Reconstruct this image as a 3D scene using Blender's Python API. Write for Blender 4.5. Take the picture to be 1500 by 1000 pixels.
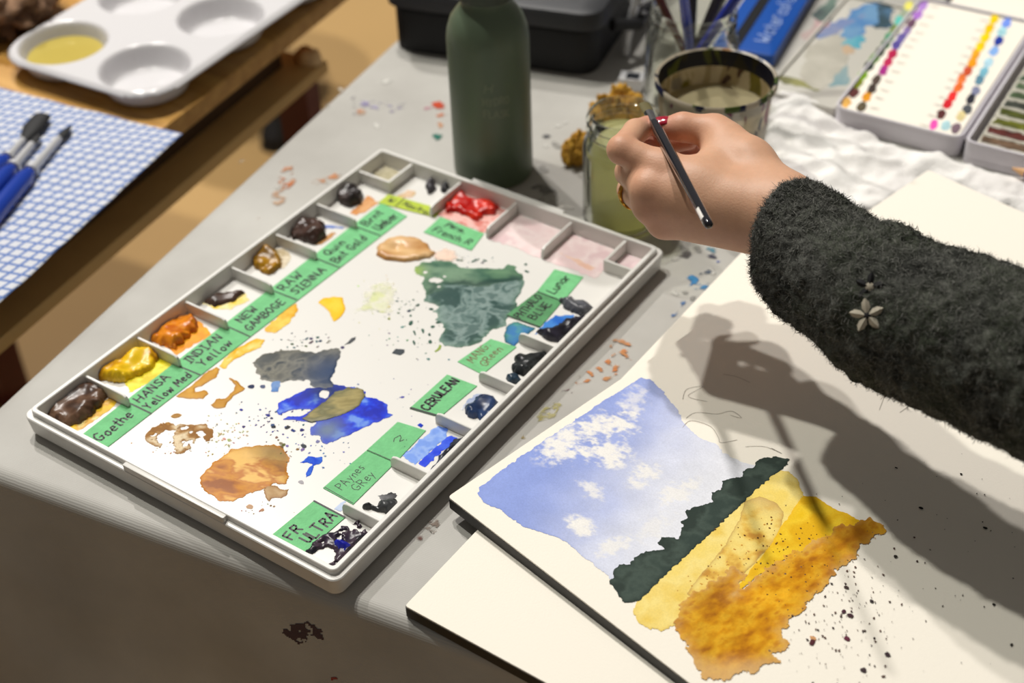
import bpy, math, random
import numpy as np
from mathutils import Matrix, Vector
random.seed(7); RNG = np.random.default_rng(11)
for o in list(bpy.data.objects): bpy.data.objects.remove(o)
SC = bpy.context.scene
COL = SC.collection

# ------------------------------------------------------------------ camera
F_PX = 2150.0
CAM = np.array([0.7156476, -0.4140079, 0.6903820])
RW = np.array([[0.8260539311, 0.3401032353, -0.4494048199],
               [0.5627659691, -0.5408909750, 0.6250851373],
               [-0.0304855387, -0.7692637768, -0.6382036381]])   # rows: world x,y,z in camera axes (right, down, forward)
cd = bpy.data.cameras.new('camera'); cam = bpy.data.objects.new('camera', cd); COL.objects.link(cam)
cd.sensor_width = 36.0; cd.lens = F_PX / 1500 * 36.0; cd.clip_start = 0.01
cam.matrix_world = Matrix(((RW[0][0], -RW[0][1], -RW[0][2], CAM[0]), (RW[1][0], -RW[1][1], -RW[1][2], CAM[1]),
                           (RW[2][0], -RW[2][1], -RW[2][2], CAM[2]), (0, 0, 0, 1)))
cd.dof.use_dof = True; cd.dof.focus_distance = 0.93; cd.dof.aperture_fstop = 5.0
SC.camera = cam
# ------------------------------------------------------------------ world, lamps, exposure
w = bpy.data.worlds.new('room'); SC.world = w; w.use_nodes = True
bg = w.node_tree.nodes['Background']; bg.inputs[0].default_value = (1.0, 0.93, 0.85, 1); bg.inputs[1].default_value = 0.13
def ceiling_lamp(loc, watt, col, rad=0.035):
    l = bpy.data.lights.new('ceiling_lamp', 'POINT'); l.energy = watt; l.color = col; l.shadow_soft_size = rad
    o = bpy.data.objects.new('ceiling_lamp', l); o.location = loc; COL.objects.link(o)
ceiling_lamp((-1.15, 0.43, 3.0), 172, (1.0, 0.985, 0.90), 0.05)
ceiling_lamp((-0.85, 1.08, 3.0), 190, (1.0, 0.955, 0.90), 0.05)
ceiling_lamp((-2.25, 1.60, 3.0), 250, (1.0, 0.96, 0.92), 0.05)
vs = SC.view_settings; vs.view_transform = 'Standard'; vs.look = 'None'; vs.gamma = 1.0; vs.use_curve_mapping = False
vs.exposure = 0.06
SC.display_settings.display_device = 'sRGB'

# ------------------------------------------------------------------ helpers
def P(x, y, z=0.0):
    "point of the plane z=const that the photograph shows at pixel x, y"
    d = RW @ np.array([x - 750.0, y - 500.0, F_PX]); return CAM + d * (z - CAM[2]) / d[2]
def PX(pts, z): return np.array([P(x, y, z) for x, y in pts])
def proj(w):
    c = (np.asarray(w, float) - CAM) @ RW; return 750 + F_PX * c[..., 0] / c[..., 2], 500 + F_PX * c[..., 1] / c[..., 2], c[..., 2]
def Z(reg, sc, pts): return [(reg[0] + u / sc, reg[1] + v / sc) for u, v in pts]
def lin(c):
    c = np.asarray(c, float) / 255.0
    return np.where(c <= 0.04045, c / 12.92, ((c + 0.055) / 1.055) ** 2.4)
def L4(c): return (*[float(v) for v in lin(c)], 1.0)
def sstep(a, b, x): t = np.clip((x - a) / (b - a), 0, 1); return t * t * (3 - 2 * t)
def _h(ix, iy, s):
    n = (ix.astype(np.int64) * 374761393 + iy.astype(np.int64) * 668265263 + s * 974634777) & 0xffffffff
    n = ((n ^ (n >> 13)) * 1274126177) & 0xffffffff; n = n ^ (n >> 16)
    return (n & 0xffff) / 32767.5 - 1.0
def vn(x, y, s=0):
    x0 = np.floor(x); y0 = np.floor(y); fx = x - x0; fy = y - y0; fx = fx * fx * (3 - 2 * fx); fy = fy * fy * (3 - 2 * fy)
    a = _h(x0, y0, s); b = _h(x0 + 1, y0, s); c = _h(x0, y0 + 1, s); d = _h(x0 + 1, y0 + 1, s)
    return (a + (b - a) * fx) * (1 - fy) + (c + (d - c) * fx) * fy
def fbm(x, y, s=0, oc=4):
    v = 0; a = 0.5
    for i in range(oc): v = v + a * vn(x, y, s + i * 17); x = x * 2.03 + 3.1; y = y * 2.03 + 1.7; a *= 0.5
    return v

ORG = {}
def thing(name, label, cat, loc, group=None):
    o = bpy.data.objects.new(name, None); o.empty_display_size = 0.02; COL.objects.link(o)
    o.location = tuple(float(v) for v in loc); o['label'] = label; o['category'] = cat
    if group: o['group'] = group
    ORG[o.name] = np.array(loc, float); return o
def tag(o, label, cat, group=None):
    o['label'] = label; o['category'] = cat
    if group: o['group'] = group
    return o
def raw(name, verts, faces, mat, parent=None, smooth=True, col=None, label=None):
    "one mesh object from world-space vertices"
    verts = np.asarray(verts, float).reshape(-1, 3)
    if parent is not None: off = ORG[parent.name]
    else: off = np.array([verts[:, 0].mean(), verts[:, 1].mean(), verts[:, 2].min()])
    me = bpy.data.meshes.new(name)
    vl = verts - off
    if isinstance(faces, np.ndarray):
        k = faces.shape[1]; n = len(faces)
        me.vertices.add(len(vl)); me.vertices.foreach_set('co', vl.ravel())
        me.loops.add(n * k); me.loops.foreach_set('vertex_index', faces.ravel().astype(np.int32))
        me.polygons.add(n); me.polygons.foreach_set('loop_start', np.arange(0, n * k, k, dtype=np.int32))
        me.polygons.foreach_set('loop_total', np.full(n, k, dtype=np.int32))
        me.update(calc_edges=True)
    else:
        me.from_pydata([tuple(v) for v in vl], [], [tuple(int(i) for i in f) for f in faces])
    me.validate()
    if smooth: me.polygons.foreach_set('use_smooth', np.ones(len(me.polygons), dtype=bool))
    if col is not None:
        ca = me.color_attributes.new('Col', 'FLOAT_COLOR', 'POINT')
        cc = np.ones((len(vl), 4)); col = np.asarray(col); cc[:, :col.shape[1]] = col; ca.data.foreach_set('color', cc.ravel())
    me.materials.append(mat); me.update()
    o = bpy.data.objects.new(name, me); COL.objects.link(o)
    if parent is not None: o.parent = parent
    else: o.location = tuple(off)
    ORG[o.name] = off
    if label: o['label'] = label
    return o
def autosmooth(o, ang=35):
    me = o.data
    me.set_sharp_from_angle(angle=math.radians(ang)); return o

class MB:
    def __init__(s): s.v = []; s.f = []
    def add(s, v, f):
        b = len(s.v); s.v += [tuple(map(float, p)) for p in v]; s.f += [tuple(i + b for i in q) for q in f]; return s
    def prism(s, poly, z0, z1, bev=0.0):
        "vertical prism over a ccw polygon (world xy), with a small top chamfer"
        poly = np.asarray(poly, float)[:, :2]; n = len(poly)
        if np.sum(poly[:, 0] * np.roll(poly[:, 1], -1) - np.roll(poly[:, 0], -1) * poly[:, 1]) < 0: poly = poly[::-1]
        rings = [(poly, z0)]
        if bev > 0:
            ins = inset(poly, bev); rings += [(poly, z1 - bev), (inset(poly, bev * 0.3), z1 - bev * 0.3), (ins, z1)]
        else: rings += [(poly, z1)]
        v = []; f = []
        for pl, z in rings: v += [(p[0], p[1], z) for p in pl]
        for k in range(len(rings) - 1):
            for i in range(n): j = (i + 1) % n; f.append((k * n + i, k * n + j, k * n + n + j, k * n + n + i))
        f.append(tuple(range((len(rings) - 1) * n, len(rings) * n))); f.append(tuple(range(n - 1, -1, -1)))
        return s.add(v, f)
    def box(s, c, sx, sy, sz, ang=0, bev=0.0):
        ca, sa = math.cos(ang), math.sin(ang)
        pl = [(c[0] + ca * x - sa * y, c[1] + sa * x + ca * y) for x, y in ((-sx, -sy), (sx, -sy), (sx, sy), (-sx, sy))]
        return s.prism(pl, c[2] - sz, c[2] + sz, bev)
    def lathe(s, prof, c, n=48, closed=False):
        v = []; f = []; m = len(prof)
        for r, z in prof:
            for i in range(n): a = 2 * math.pi * i / n; v.append((c[0] + r * math.cos(a), c[1] + r * math.sin(a), c[2] + z))
        for k in range(m - 1 if not closed else m):
            for i in range(n):
                j = (i + 1) % n; k2 = (k + 1) % m; f.append((k * n + i, k * n + j, k2 * n + j, k2 * n + i))
        return s.add(v, f)
    def tube(s, pts, rad, n=12, cap=True, flat=1.0, up=(0, 0, 1)):
        "tube along points with a radius each; flat squeezes it along the binormal"
        pts = np.asarray(pts, float); m = len(pts); rad = np.broadcast_to(np.asarray(rad, float), (m,))
        v = []; f = []
        for k in range(m):
            t = pts[min(k + 1, m - 1)] - pts[max(k - 1, 0)]; t /= np.linalg.norm(t)
            u = np.cross(np.array(up, float), t)
            if np.linalg.norm(u) < 1e-4: u = np.cross([1.0, 0, 0], t)
            u /= np.linalg.norm(u); b = np.cross(t, u)
            for i in range(n):
                a = 2 * math.pi * i / n; v.append(pts[k] + rad[k] * (math.cos(a) * u + flat * math.sin(a) * b))
        for k in range(m - 1):
            for i in range(n): j = (i + 1) % n; f.append((k * n + i, k * n + j, k * n + n + j, k * n + n + i))
        if cap: f.append(tuple(range(n - 1, -1, -1))); f.append(tuple(range((m - 1) * n, m * n)))
        return s.add(v, f)
    def build(s, name, mat, parent=None, smooth=True, ang=35, label=None):
        o = raw(name, s.v, s.f, mat, parent, smooth, label=label)
        if smooth: autosmooth(o, ang)
        return o
def inset(poly, d):
    poly = np.asarray(poly, float); n = len(poly); out = []
    for i in range(n):
        a, b, c = poly[i - 1], poly[i], poly[(i + 1) % n]
        e1 = (b - a) / np.linalg.norm(b - a); e2 = (c - b) / np.linalg.norm(c - b)
        n1 = np.array([-e1[1], e1[0]]); n2 = np.array([-e2[1], e2[0]]); m = n1 + n2; q = m @ n1
        out.append(b + m * d / max(q, 0.2))
    return np.array(out)
def rrect(x0, y0, x1, y1, r, k=5):
    out = []
    for cx, cy, a0 in ((x1 - r, y0 + r, -90), (x1 - r, y1 - r, 0), (x0 + r, y1 - r, 90), (x0 + r, y0 + r, 180)):
        for i in range(k + 1): a = math.radians(a0 + 90 * i / k); out.append((cx + r * math.cos(a), cy + r * math.sin(a)))
    return out
def rpoly(pts, r, k=4):
    "polygon with rounded corners"
    pts = np.asarray(pts, float)[:, :2]; n = len(pts); out = []
    for i in range(n):
        a, b, c = pts[i - 1], pts[i], pts[(i + 1) % n]
        p = b + (a - b) / np.linalg.norm(a - b) * r; q = b + (c - b) / np.linalg.norm(c - b) * r
        for t in np.linspace(0, 1, k + 1): out.append((1 - t) ** 2 * p + 2 * t * (1 - t) * b + t * t * q)
    return np.array(out)

# ------------------------------------------------------------------ materials
MATS = {}
def pmat(name, col, rough=0.5, spec=0.5, metal=0.0, noise=0.0, nscale=40, bump=0.0, bscale=200, col2=None, sss=0.0, trans=0.0, alpha=1.0, coat=0.0, attr=False, ior=1.45):
    if name in MATS: return MATS[name]
    m = bpy.data.materials.new(name); m.use_nodes = True; nt = m.node_tree; N = nt.nodes; b = N['Principled BSDF']
    b.inputs['Roughness'].default_value = rough; b.inputs['Metallic'].default_value = metal
    b.inputs['Specular IOR Level'].default_value = spec; b.inputs['IOR'].default_value = ior
    b.inputs['Transmission Weight'].default_value = trans; b.inputs['Alpha'].default_value = alpha
    b.inputs['Coat Weight'].default_value = coat; b.inputs['Coat Roughness'].default_value = 0.08
    if sss: b.inputs['Subsurface Weight'].default_value = sss; b.inputs['Subsurface Scale'].default_value = 0.004; b.inputs['Subsurface Radius'].default_value = (1, 0.4, 0.25)
    tc = N.new('ShaderNodeTexCoord'); src = None
    if attr:
        a = N.new('ShaderNodeAttribute'); a.attribute_name = 'Col'; src = a.outputs['Color']
    if noise or col2:
        n = N.new('ShaderNodeTexNoise'); n.inputs['Scale'].default_value = nscale; n.inputs['Detail'].default_value = 6; nt.links.new(tc.outputs['Object'], n.inputs['Vector'])
        mx = N.new('ShaderNodeMix'); mx.data_type = 'RGBA'
        cr = N.new('ShaderNodeValToRGB'); cr.color_ramp.elements[0].position = 0.32; cr.color_ramp.elements[1].position = 0.68
        nt.links.new(n.outputs['Fac'], cr.inputs['Fac']); nt.links.new(cr.outputs['Color'], mx.inputs['Factor'])
        if src is not None:
            mx.blend_type = 'MULTIPLY'; mu = N.new('ShaderNodeMath'); mu.operation = 'MULTIPLY'; mu.inputs[1].default_value = 1.0
            nt.links.new(cr.outputs['Color'], mu.inputs[0]); nt.links.new(mu.outputs[0], mx.inputs['Factor'])
            nt.links.new(src, mx.inputs['A']); mx.inputs['B'].default_value = (1 - noise,) * 3 + (1,)
        else:
            c = np.array(L4(col)); mx.inputs['A'].default_value = tuple(c)
            mx.inputs['B'].default_value = L4(col2) if col2 else (*[float(v) for v in c[:3] * (1 - noise)], 1)
        src = mx.outputs['Result']
    if src is not None: nt.links.new(src, b.inputs['Base Color'])
    else: b.inputs['Base Color'].default_value = L4(col)
    if bump:
        n2 = N.new('ShaderNodeTexNoise'); n2.inputs['Scale'].default_value = bscale; n2.inputs['Detail'].default_value = 4; nt.links.new(tc.outputs['Object'], n2.inputs['Vector'])
        bp = N.new('ShaderNodeBump'); bp.inputs['Strength'].default_value = bump; bp.inputs['Distance'].default_value = 0.002
        nt.links.new(n2.outputs['Fac'], bp.inputs['Height']); nt.links.new(bp.outputs['Normal'], b.inputs['Normal'])
    MATS[name] = m; return m
def glassmat(name, tint=(250, 251, 247), rough=0.03, body=0.07, bodycol=(225, 226, 214)):
    "thin glass: clear with fresnel reflection and a little haze"
    if name in MATS: return MATS[name]
    m = bpy.data.materials.new(name); m.use_nodes = True; nt = m.node_tree; N = nt.nodes; N.remove(N['Principled BSDF']); out = N['Material Output']
    t = N.new('ShaderNodeBsdfTransparent'); t.inputs[0].default_value = L4(tint)
    d = N.new('ShaderNodeBsdfDiffuse'); d.inputs[0].default_value = L4(bodycol)
    g = N.new('ShaderNodeBsdfGlossy'); g.inputs['Roughness'].default_value = rough
    lw = N.new('ShaderNodeLayerWeight'); lw.inputs[0].default_value = 0.12
    a = N.new('ShaderNodeMixShader'); a.inputs[0].default_value = body; nt.links.new(t.outputs[0], a.inputs[1]); nt.links.new(d.outputs[0], a.inputs[2])
    c = N.new('ShaderNodeMixShader'); nt.links.new(lw.outputs['Fresnel'], c.inputs[0]); nt.links.new(a.outputs[0], c.inputs[1]); nt.links.new(g.outputs[0], c.inputs[2])
    nt.links.new(c.outputs[0], out.inputs['Surface']); MATS[name] = m; return m
def liquidmat(name, tint, body, bodycol):
    if name in MATS: return MATS[name]
    m = bpy.data.materials.new(name); m.use_nodes = True; nt = m.node_tree; N = nt.nodes; N.remove(N['Principled BSDF']); out = N['Material Output']
    t = N.new('ShaderNodeBsdfTransparent'); t.inputs[0].default_value = L4(tint)
    d = N.new('ShaderNodeBsdfTranslucent'); d.inputs[0].default_value = L4(bodycol)
    d2 = N.new('ShaderNodeBsdfDiffuse'); d2.inputs[0].default_value = L4(bodycol)
    dd = N.new('ShaderNodeMixShader'); dd.inputs[0].default_value = 0.5; nt.links.new(d.outputs[0], dd.inputs[1]); nt.links.new(d2.outputs[0], dd.inputs[2])
    g = N.new('ShaderNodeBsdfGlossy'); g.inputs['Roughness'].default_value = 0.03
    lw = N.new('ShaderNodeLayerWeight'); lw.inputs[0].default_value = 0.10
    a = N.new('ShaderNodeMixShader'); a.inputs[0].default_value = body; nt.links.new(t.outputs[0], a.inputs[1]); nt.links.new(dd.outputs[0], a.inputs[2])
    c = N.new('ShaderNodeMixShader'); nt.links.new(lw.outputs['Fresnel'], c.inputs[0]); nt.links.new(a.outputs[0], c.inputs[1]); nt.links.new(g.outputs[0], c.inputs[2])
    nt.links.new(c.outputs[0], out.inputs['Surface']); MATS[name] = m; return m
M_WASH = pmat('watercolour_wash', (0, 0, 0), rough=0.6, spec=0.12, attr=True, noise=0.10, nscale=900)
M_FILM = pmat('thin_wet_paint', (0, 0, 0), rough=0.38, spec=0.16, attr=True, noise=0.06, nscale=500)
M_WET = pmat('wet_paint', (0, 0, 0), rough=0.30, spec=0.45, attr=True)
M_MATTE = pmat('matte_coloured', (0, 0, 0), rough=0.8, spec=0.2, attr=True)
M_PLASTIC = pmat('white_plastic', (222, 220, 215), rough=0.32, spec=0.5)
M_FLOORPL = M_PLASTIC

M_STAIN = bpy.data.materials.new('soaked_in_stain'); M_STAIN.use_nodes = True
_nt = M_STAIN.node_tree; _a = _nt.nodes.new('ShaderNodeAttribute'); _a.attribute_name = 'Col'; _b = _nt.nodes['Principled BSDF']
_b.inputs['Roughness'].default_value = .6; _b.inputs['Specular IOR Level'].default_value = .15
_nt.links.new(_a.outputs['Color'], _b.inputs['Base Color']); _nt.links.new(_a.outputs['Alpha'], _b.inputs['Alpha'])
# ------------------------------------------------------------------ paint films
def poly_sdf(x, y, poly):
    "positive inside"
    d = np.full(x.shape, 1e9); ins = np.zeros(x.shape, bool); n = len(poly)
    for i in range(n):
        ax, ay = poly[i][:2]; bx, by = poly[(i + 1) % n][:2]; ex, ey = bx - ax, by - ay
        t = np.clip(((x - ax) * ex + (y - ay) * ey) / (ex * ex + ey * ey + 1e-18), 0, 1)
        d = np.minimum(d, (x - ax - t * ex) ** 2 + (y - ay - t * ey) ** 2)
        c = (ay > y) != (by > y)
        ins ^= c & (x < ex * (y - ay) / (ey + 1e-18 if abs(ey) < 1e-18 else ey) + ax)
    d = np.sqrt(d); return np.where(ins, d, -d)
SEED = [3]
def film(name, parent, poly, z0, colf, amp=0.0012, freq=260, s=0.0008, h=0.0002, edge=0.001, relief=0.0, rfreq=150, mat=None, holes=(), hnoise=None, label=None, poly_world=False, oc=4, kind=None, clip=None, top=None, soft=None):
    SEED[0] += 1; sd = SEED[0]; zofs = 0.0001 + (sd % 31) * 0.0000025
    pw = np.asarray(poly, float) if poly_world else PX(poly, z0)
    x0, y0 = pw[:, :2].min(0) - 2.5 * amp - 2 * s; x1, y1 = pw[:, :2].max(0) + 2.5 * amp + 2 * s
    if clip: x0, y0, x1, y1 = max(x0, clip[0]), max(y0, clip[1]), min(x1, clip[2]), min(y1, clip[3])
    xs = np.arange(x0, x1 + s, s); ys = np.arange(y0, y1 + s, s); X, Y = np.meshgrid(xs, ys, indexing='ij')
    D0 = poly_sdf(X, Y, pw); D = D0 + amp * 1.6 * fbm(X * freq, Y * freq, sd, oc)
    for hp, hr in holes:
        hw = P(hp[0], hp[1], z0); D = np.minimum(D, np.hypot(X - hw[0], Y - hw[1]) - hr * (1 + 0.5 * fbm(X * 300, Y * 300, sd + 5)))
    if hnoise:   # (frequency, threshold, how deep it reaches in from the edge)
        nz = fbm(X * hnoise[0], Y * hnoise[0], sd + 40, 4); D = np.minimum(D, (nz - hnoise[1]) * hnoise[2])
    gx, gy = np.gradient(D, s); g2 = gx * gx + gy * gy + 1e-9
    ins = D > 0
    cell = ins[:-1, :-1] | ins[1:, :-1] | ins[:-1, 1:] | ins[1:, 1:]
    mv = np.where(~ins, np.clip(-D / np.sqrt(g2), 0, s * 0.98), 0)
    X2 = X + mv * gx / np.sqrt(g2); Y2 = Y + mv * gy / np.sqrt(g2)
    Dp = np.maximum(D, 0)
    prof = np.sqrt(np.clip(Dp / edge, 0, 1) * (2 - np.clip(Dp / edge, 0, 1)))
    Zg = z0 + zofs + h * prof
    if relief: Zg = Zg + relief * prof * (fbm(X * rfreq, Y * rfreq, sd + 9, 2) * 1.2 - .7 * np.abs(fbm(X * rfreq * .8 + 4, Y * rfreq * .8, sd + 19, 2)) + 0.25)
    if top is not None: Zg = Zg + top(X, Y) * prof
    Zg = np.maximum(Zg, z0 + zofs * .9)
    C = colf(X, Y, Dp, sd)
    if soft: C = np.concatenate([C, (soft[1] * sstep(0, soft[0], Dp) * np.clip(.95 + .8 * fbm(X * 140, Y * 140, sd + 88, 4), .2, 1))[..., None]], -1)
    idx = np.full(X.shape, -1, int); use = np.zeros(X.shape, bool)
    use[:-1, :-1] |= cell; use[1:, :-1] |= cell; use[:-1, 1:] |= cell; use[1:, 1:] |= cell
    idx[use] = np.arange(use.sum())
    q = np.stack([idx[:-1, :-1][cell], idx[1:, :-1][cell], idx[1:, 1:][cell], idx[:-1, 1:][cell]], 1)
    if len(q) == 0: return None
    o = raw(name, np.stack([X2[use], Y2[use], Zg[use]], 1), q, mat or M_WASH, parent, True, np.clip(C[use], 0, 1), label)
    if kind: o['kind'] = kind
    return o
def wash(cols, freq=90, contrast=1.6, rim=None, rimw=0.0012, grad=None, stretch=None, warp=0.0):
    "colour function: noise blend over a list of sRGB colours, darker rim, optional gradient (px a, px b, colour at b)"
    lc = [lin(c) for c in cols]
    def f(X, Y, D, sd):
        xx, yy = X, Y
        if stretch: a = stretch[0]; xx = (X * math.cos(a) + Y * math.sin(a)) * stretch[1]; yy = -X * math.sin(a) + Y * math.cos(a)
        if warp: wx = fbm(xx * freq * .7, yy * freq * .7, sd + 61); wy = fbm(xx * freq * .7 + 9, yy * freq * .7, sd + 71); xx = xx + warp * wx; yy = yy + warp * wy
        t = np.clip(0.5 + contrast * fbm(xx * freq, yy * freq, sd + 30, 5), 0, 1) * (len(lc) - 1)
        C = np.zeros(X.shape + (3,))
        for i, c in enumerate(lc): C += np.clip(1 - np.abs(t - i), 0, 1)[..., None] * c
        if len(lc) == 1: C = np.zeros(X.shape + (3,)) + lc[0]
        if grad:
            a, b = P(*grad[0], 0.01)[:2], P(*grad[1], 0.01)[:2]; e = b - a
            g = np.clip(((X - a[0]) * e[0] + (Y - a[1]) * e[1]) / (e @ e) + 0.25 * fbm(X * 60, Y * 60, sd + 50), 0, 1)[..., None]
            g = g * g * (3 - 2 * g); C = C * (1 - g) + lin(grad[2]) * g
        if rim is not None:
            k = np.exp(-D / rimw)[..., None]; C = C * (1 - k) + lin(rim) * k
        return C
    return f
def ngon(cx, cy, rx, ry, n=14, rot=0):
    return [(cx + rx * math.cos(2 * math.pi * i / n) * math.cos(rot) - ry * math.sin(2 * math.pi * i / n) * math.sin(rot),
             cy + rx * math.cos(2 * math.pi * i / n) * math.sin(rot) + ry * math.sin(2 * math.pi * i / n) * math.cos(rot)) for i in range(n)]
def specks(name, parent, dots, z, col, label=None, kind=None):
    "many tiny flat droplets (px x, px y, radius m) as one part"
    v = []; f = []; cc = []
    for d in dots:
        c = P(d[0], d[1], z) if len(d) == 3 or len(d) == 4 else d; r = d[2]; el = random.uniform(0.7, 1.3); n = 9; b = len(v)
        v.append((c[0], c[1], z + 0.00035)); a0 = random.random() * 6
        for i in range(n):
            a = 2 * math.pi * i / n; rr = r * random.uniform(0.8, 1.2)
            v.append((c[0] + rr * math.cos(a + a0) * el, c[1] + rr * math.sin(a + a0) / el, z + 0.00012))
        for i in range(n): f.append((b, b + 1 + i, b + 1 + (i + 1) % n))
        k = d[3] if len(d) == 4 else col; cc += [lin(k)] * (n + 1)
    o = raw(name, v, f, M_WASH, parent, True, np.array(cc), label)
    if kind: o['kind'] = kind
    return o

# ------------------------------------------------------------------ handwriting
GL = {
 'A': [[(0, 0), (.3, 1), (.6, 0)], [(.1, .38), (.5, .38)]], 'B': [[(0, 0), (0, 1), (.4, .95), (.45, .75), (.35, .55), (0, .52)], [(.3, .52), (.55, .35), (.45, .05), (0, 0)]],
 'C': [[(.55, .85), (.35, 1), (.1, .8), (0, .45), (.12, .1), (.35, 0), (.58, .15)]], 'D': [[(0, 0), (0, 1), (.4, .85), (.55, .5), (.4, .12), (0, 0)]],
 'E': [[(.5, 1), (0, 1), (0, 0), (.52, 0)], [(0, .52), (.4, .52)]], 'F': [[(.5, 1), (0, .97), (0, 0)], [(0, .52), (.4, .55)]],
 'G': [[(.55, .85), (.3, 1), (.05, .75), (0, .4), (.15, .05), (.45, .02), (.58, .4), (.3, .42)]], 'H': [[(0, 0), (0, 1)], [(.5, 0), (.52, 1)], [(0, .5), (.5, .52)]],
 'I': [[(.15, 0), (.15, 1)], [(0, 1), (.3, 1)], [(0, 0), (.3, 0)]], 'K': [[(0, 0), (0, 1)], [(.5, 1), (0, .45), (.52, 0)]], 'L': [[(0, 1), (0, 0), (.45, .02)]],
 'M': [[(0, 0), (.08, 1), (.32, .35), (.58, 1), (.66, 0)]], 'N': [[(0, 0), (.02, 1), (.48, .02), (.5, 1)]], 'O': [[(.3, 1), (.05, .75), (0, .35), (.2, 0), (.45, .1), (.57, .55), (.45, .9), (.3, 1)]],
 'P': [[(0, 0), (0, 1), (.42, .92), (.48, .68), (.3, .48), (0, .48)]], 'Q': [[(.3, 1), (.05, .75), (0, .35), (.2, 0), (.45, .1), (.57, .55), (.45, .9), (.3, 1)], [(.35, .25), (.6, -.1)]],
 'R': [[(0, 0), (0, 1), (.42, .92), (.46, .68), (.28, .5), (0, .48)], [(.2, .48), (.52, 0)]], 'S': [[(.5, .88), (.28, 1), (.05, .82), (.15, .6), (.42, .45), (.5, .2), (.28, 0), (0, .12)]],
 'T': [[(0, 1), (.6, 1)], [(.3, 1), (.3, 0)]], 'U': [[(0, 1), (.02, .25), (.2, 0), (.42, .1), (.5, .4), (.5, 1)], [(.5, .4), (.52, 0)]], 'W': [[(0, 1), (.15, 0), (.33, .6), (.5, 0), (.68, 1)]],
 'Y': [[(0, 1), (.26, .5)], [(.55, 1), (.26, .5), (.22, 0)]], 'y': [[(0, .6), (.2, .15)], [(.42, .62), (.2, .1), (.02, -.3)]],
 'a': [[(.4, .55), (.15, .62), (0, .3), (.15, 0), (.38, .15), (.4, .6), (.45, 0)]], 'b': [[(0, 1), (0, .05), (.3, 0), (.42, .3), (.25, .58), (0, .4)]], 'd': [[(.42, 1), (.4, .05), (.1, 0), (0, .3), (.15, .58), (.4, .4)]],
 'e': [[(.02, .32), (.4, .36), (.32, .6), (.1, .58), (0, .28), (.15, 0), (.42, .1)]], 'h': [[(0, 0), (0, 1)], [(0, .4), (.22, .62), (.38, .45), (.4, 0)]], 'i': [[(.08, 0), (.08, .6)], [(.08, .8), (.1, .86)]],
 'l': [[(.05, 1), (.05, .08), (.15, 0)]], 'n': [[(0, 0), (0, .6)], [(0, .4), (.22, .62), (.36, .45), (.38, 0)]], 'm': [[(0, 0), (0, .6)], [(0, .4), (.16, .62), (.27, .4), (.27, 0)], [(.27, .4), (.43, .62), (.55, .4), (.56, 0)]],
 'o': [[(.2, .62), (.02, .4), (.06, .08), (.26, 0), (.4, .25), (.34, .54), (.2, .62)]], 'r': [[(0, 0), (0, .6)], [(0, .38), (.18, .6), (.32, .55)]], 't': [[(.15, .95), (.15, .08), (.3, 0)], [(0, .62), (.34, .64)]],
 'u': [[(0, .6), (.03, .1), (.2, 0), (.36, .2), (.38, .6), (.4, 0)]], 'w': [[(0, .6), (.12, 0), (.26, .45), (.4, 0), (.52, .62)]], 'k': [[(0, 0), (0, 1)], [(.34, .6), (0, .3), (.38, 0)]], 's': [[(.32, .55), (.1, .6), (.05, .42), (.3, .22), (.25, .02), (0, .05)]],
 'g': [[(.36, .55), (.12, .6), (.02, .3), (.15, .02), (.36, .2), (.38, .6), (.36, -.25), (.08, -.3)]], '?': [[(0, .75), (.2, 1), (.45, .8), (.35, .55), (.15, .4), (.3, .22)], [(.35, .02), (.38, .08)]], '.': [[(.05, 0), (.1, .06)]], "'": [[(.05, 1), (.05, .8)]],
 'c': [[(.38, .5), (.2, .62), (0, .35), (.12, .02), (.4, .1)]], ' ': [] }
def strokes(text, org, ex, ey, size, wid=None):
    "polylines of a handwritten word; org start, ex along, ey up (3-vectors); wid squeezes to that width"
    adv = [max([p[0] for st in GL[c] for p in st] + [.25]) + .2 for c in text]; tot = sum(adv) - .2
    k = (wid / (tot * size)) if wid else 1.0
    out = []; x = 0
    for c, a in zip(text, adv):
        j = random.uniform(-.08, .08); sl = random.uniform(-.06, .12)
        for st in GL[c]:
            out.append([org + ex * (x + p[0] + sl * p[1] + random.uniform(-.02, .02)) * size * k + ey * (p[1] + j + random.uniform(-.03, .03)) * size for p in st])
        x += a
    return out
def ribbons(name, parent, lines, width, mat, nrm=(0, 0, 1), lift=0.0001, label=None):
    v = []; f = []; nrm = np.array(nrm, float)
    for pl in lines:
        pl = [np.asarray(p, float) for p in pl]
        for a, b in zip(pl[:-1], pl[1:]):
            d = b - a; n = np.linalg.norm(d)
            if n < 1e-6: continue
            d /= n; s = np.cross(nrm, d) * width / 2; e = d * width * .25; q = len(v)
            for p in (a - s, a - e * 1.6, a + s, b + s, b + e * 1.6, b - s): v.append(p + nrm * lift)
            f.append((q, q + 5, q + 4, q + 3, q + 2, q + 1))
    return raw(name, v, f, mat, parent, False, label=label)
M_INK = pmat('black_marker', (22, 22, 24), rough=0.5)
M_INKPEN = pmat('ballpoint_ink', (40, 62, 52), rough=0.5)
M_INKRED = pmat('brown_red_ink', (120, 50, 35), rough=0.5)

# ================================================================== THE SETTING
ZFLOOR = -0.74
M_FLOOR = pmat('tan_floor', (196, 160, 106), rough=0.45, spec=0.4, noise=0.12, nscale=2.2)
fl = MB().prism([(-4.5, -2.0), (3.0, -2.0), (3.0, 6.0), (-4.5, 6.0)], ZFLOOR - 0.05, ZFLOOR).build('floor', M_FLOOR, None, False); fl['kind'] = 'structure'

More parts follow.
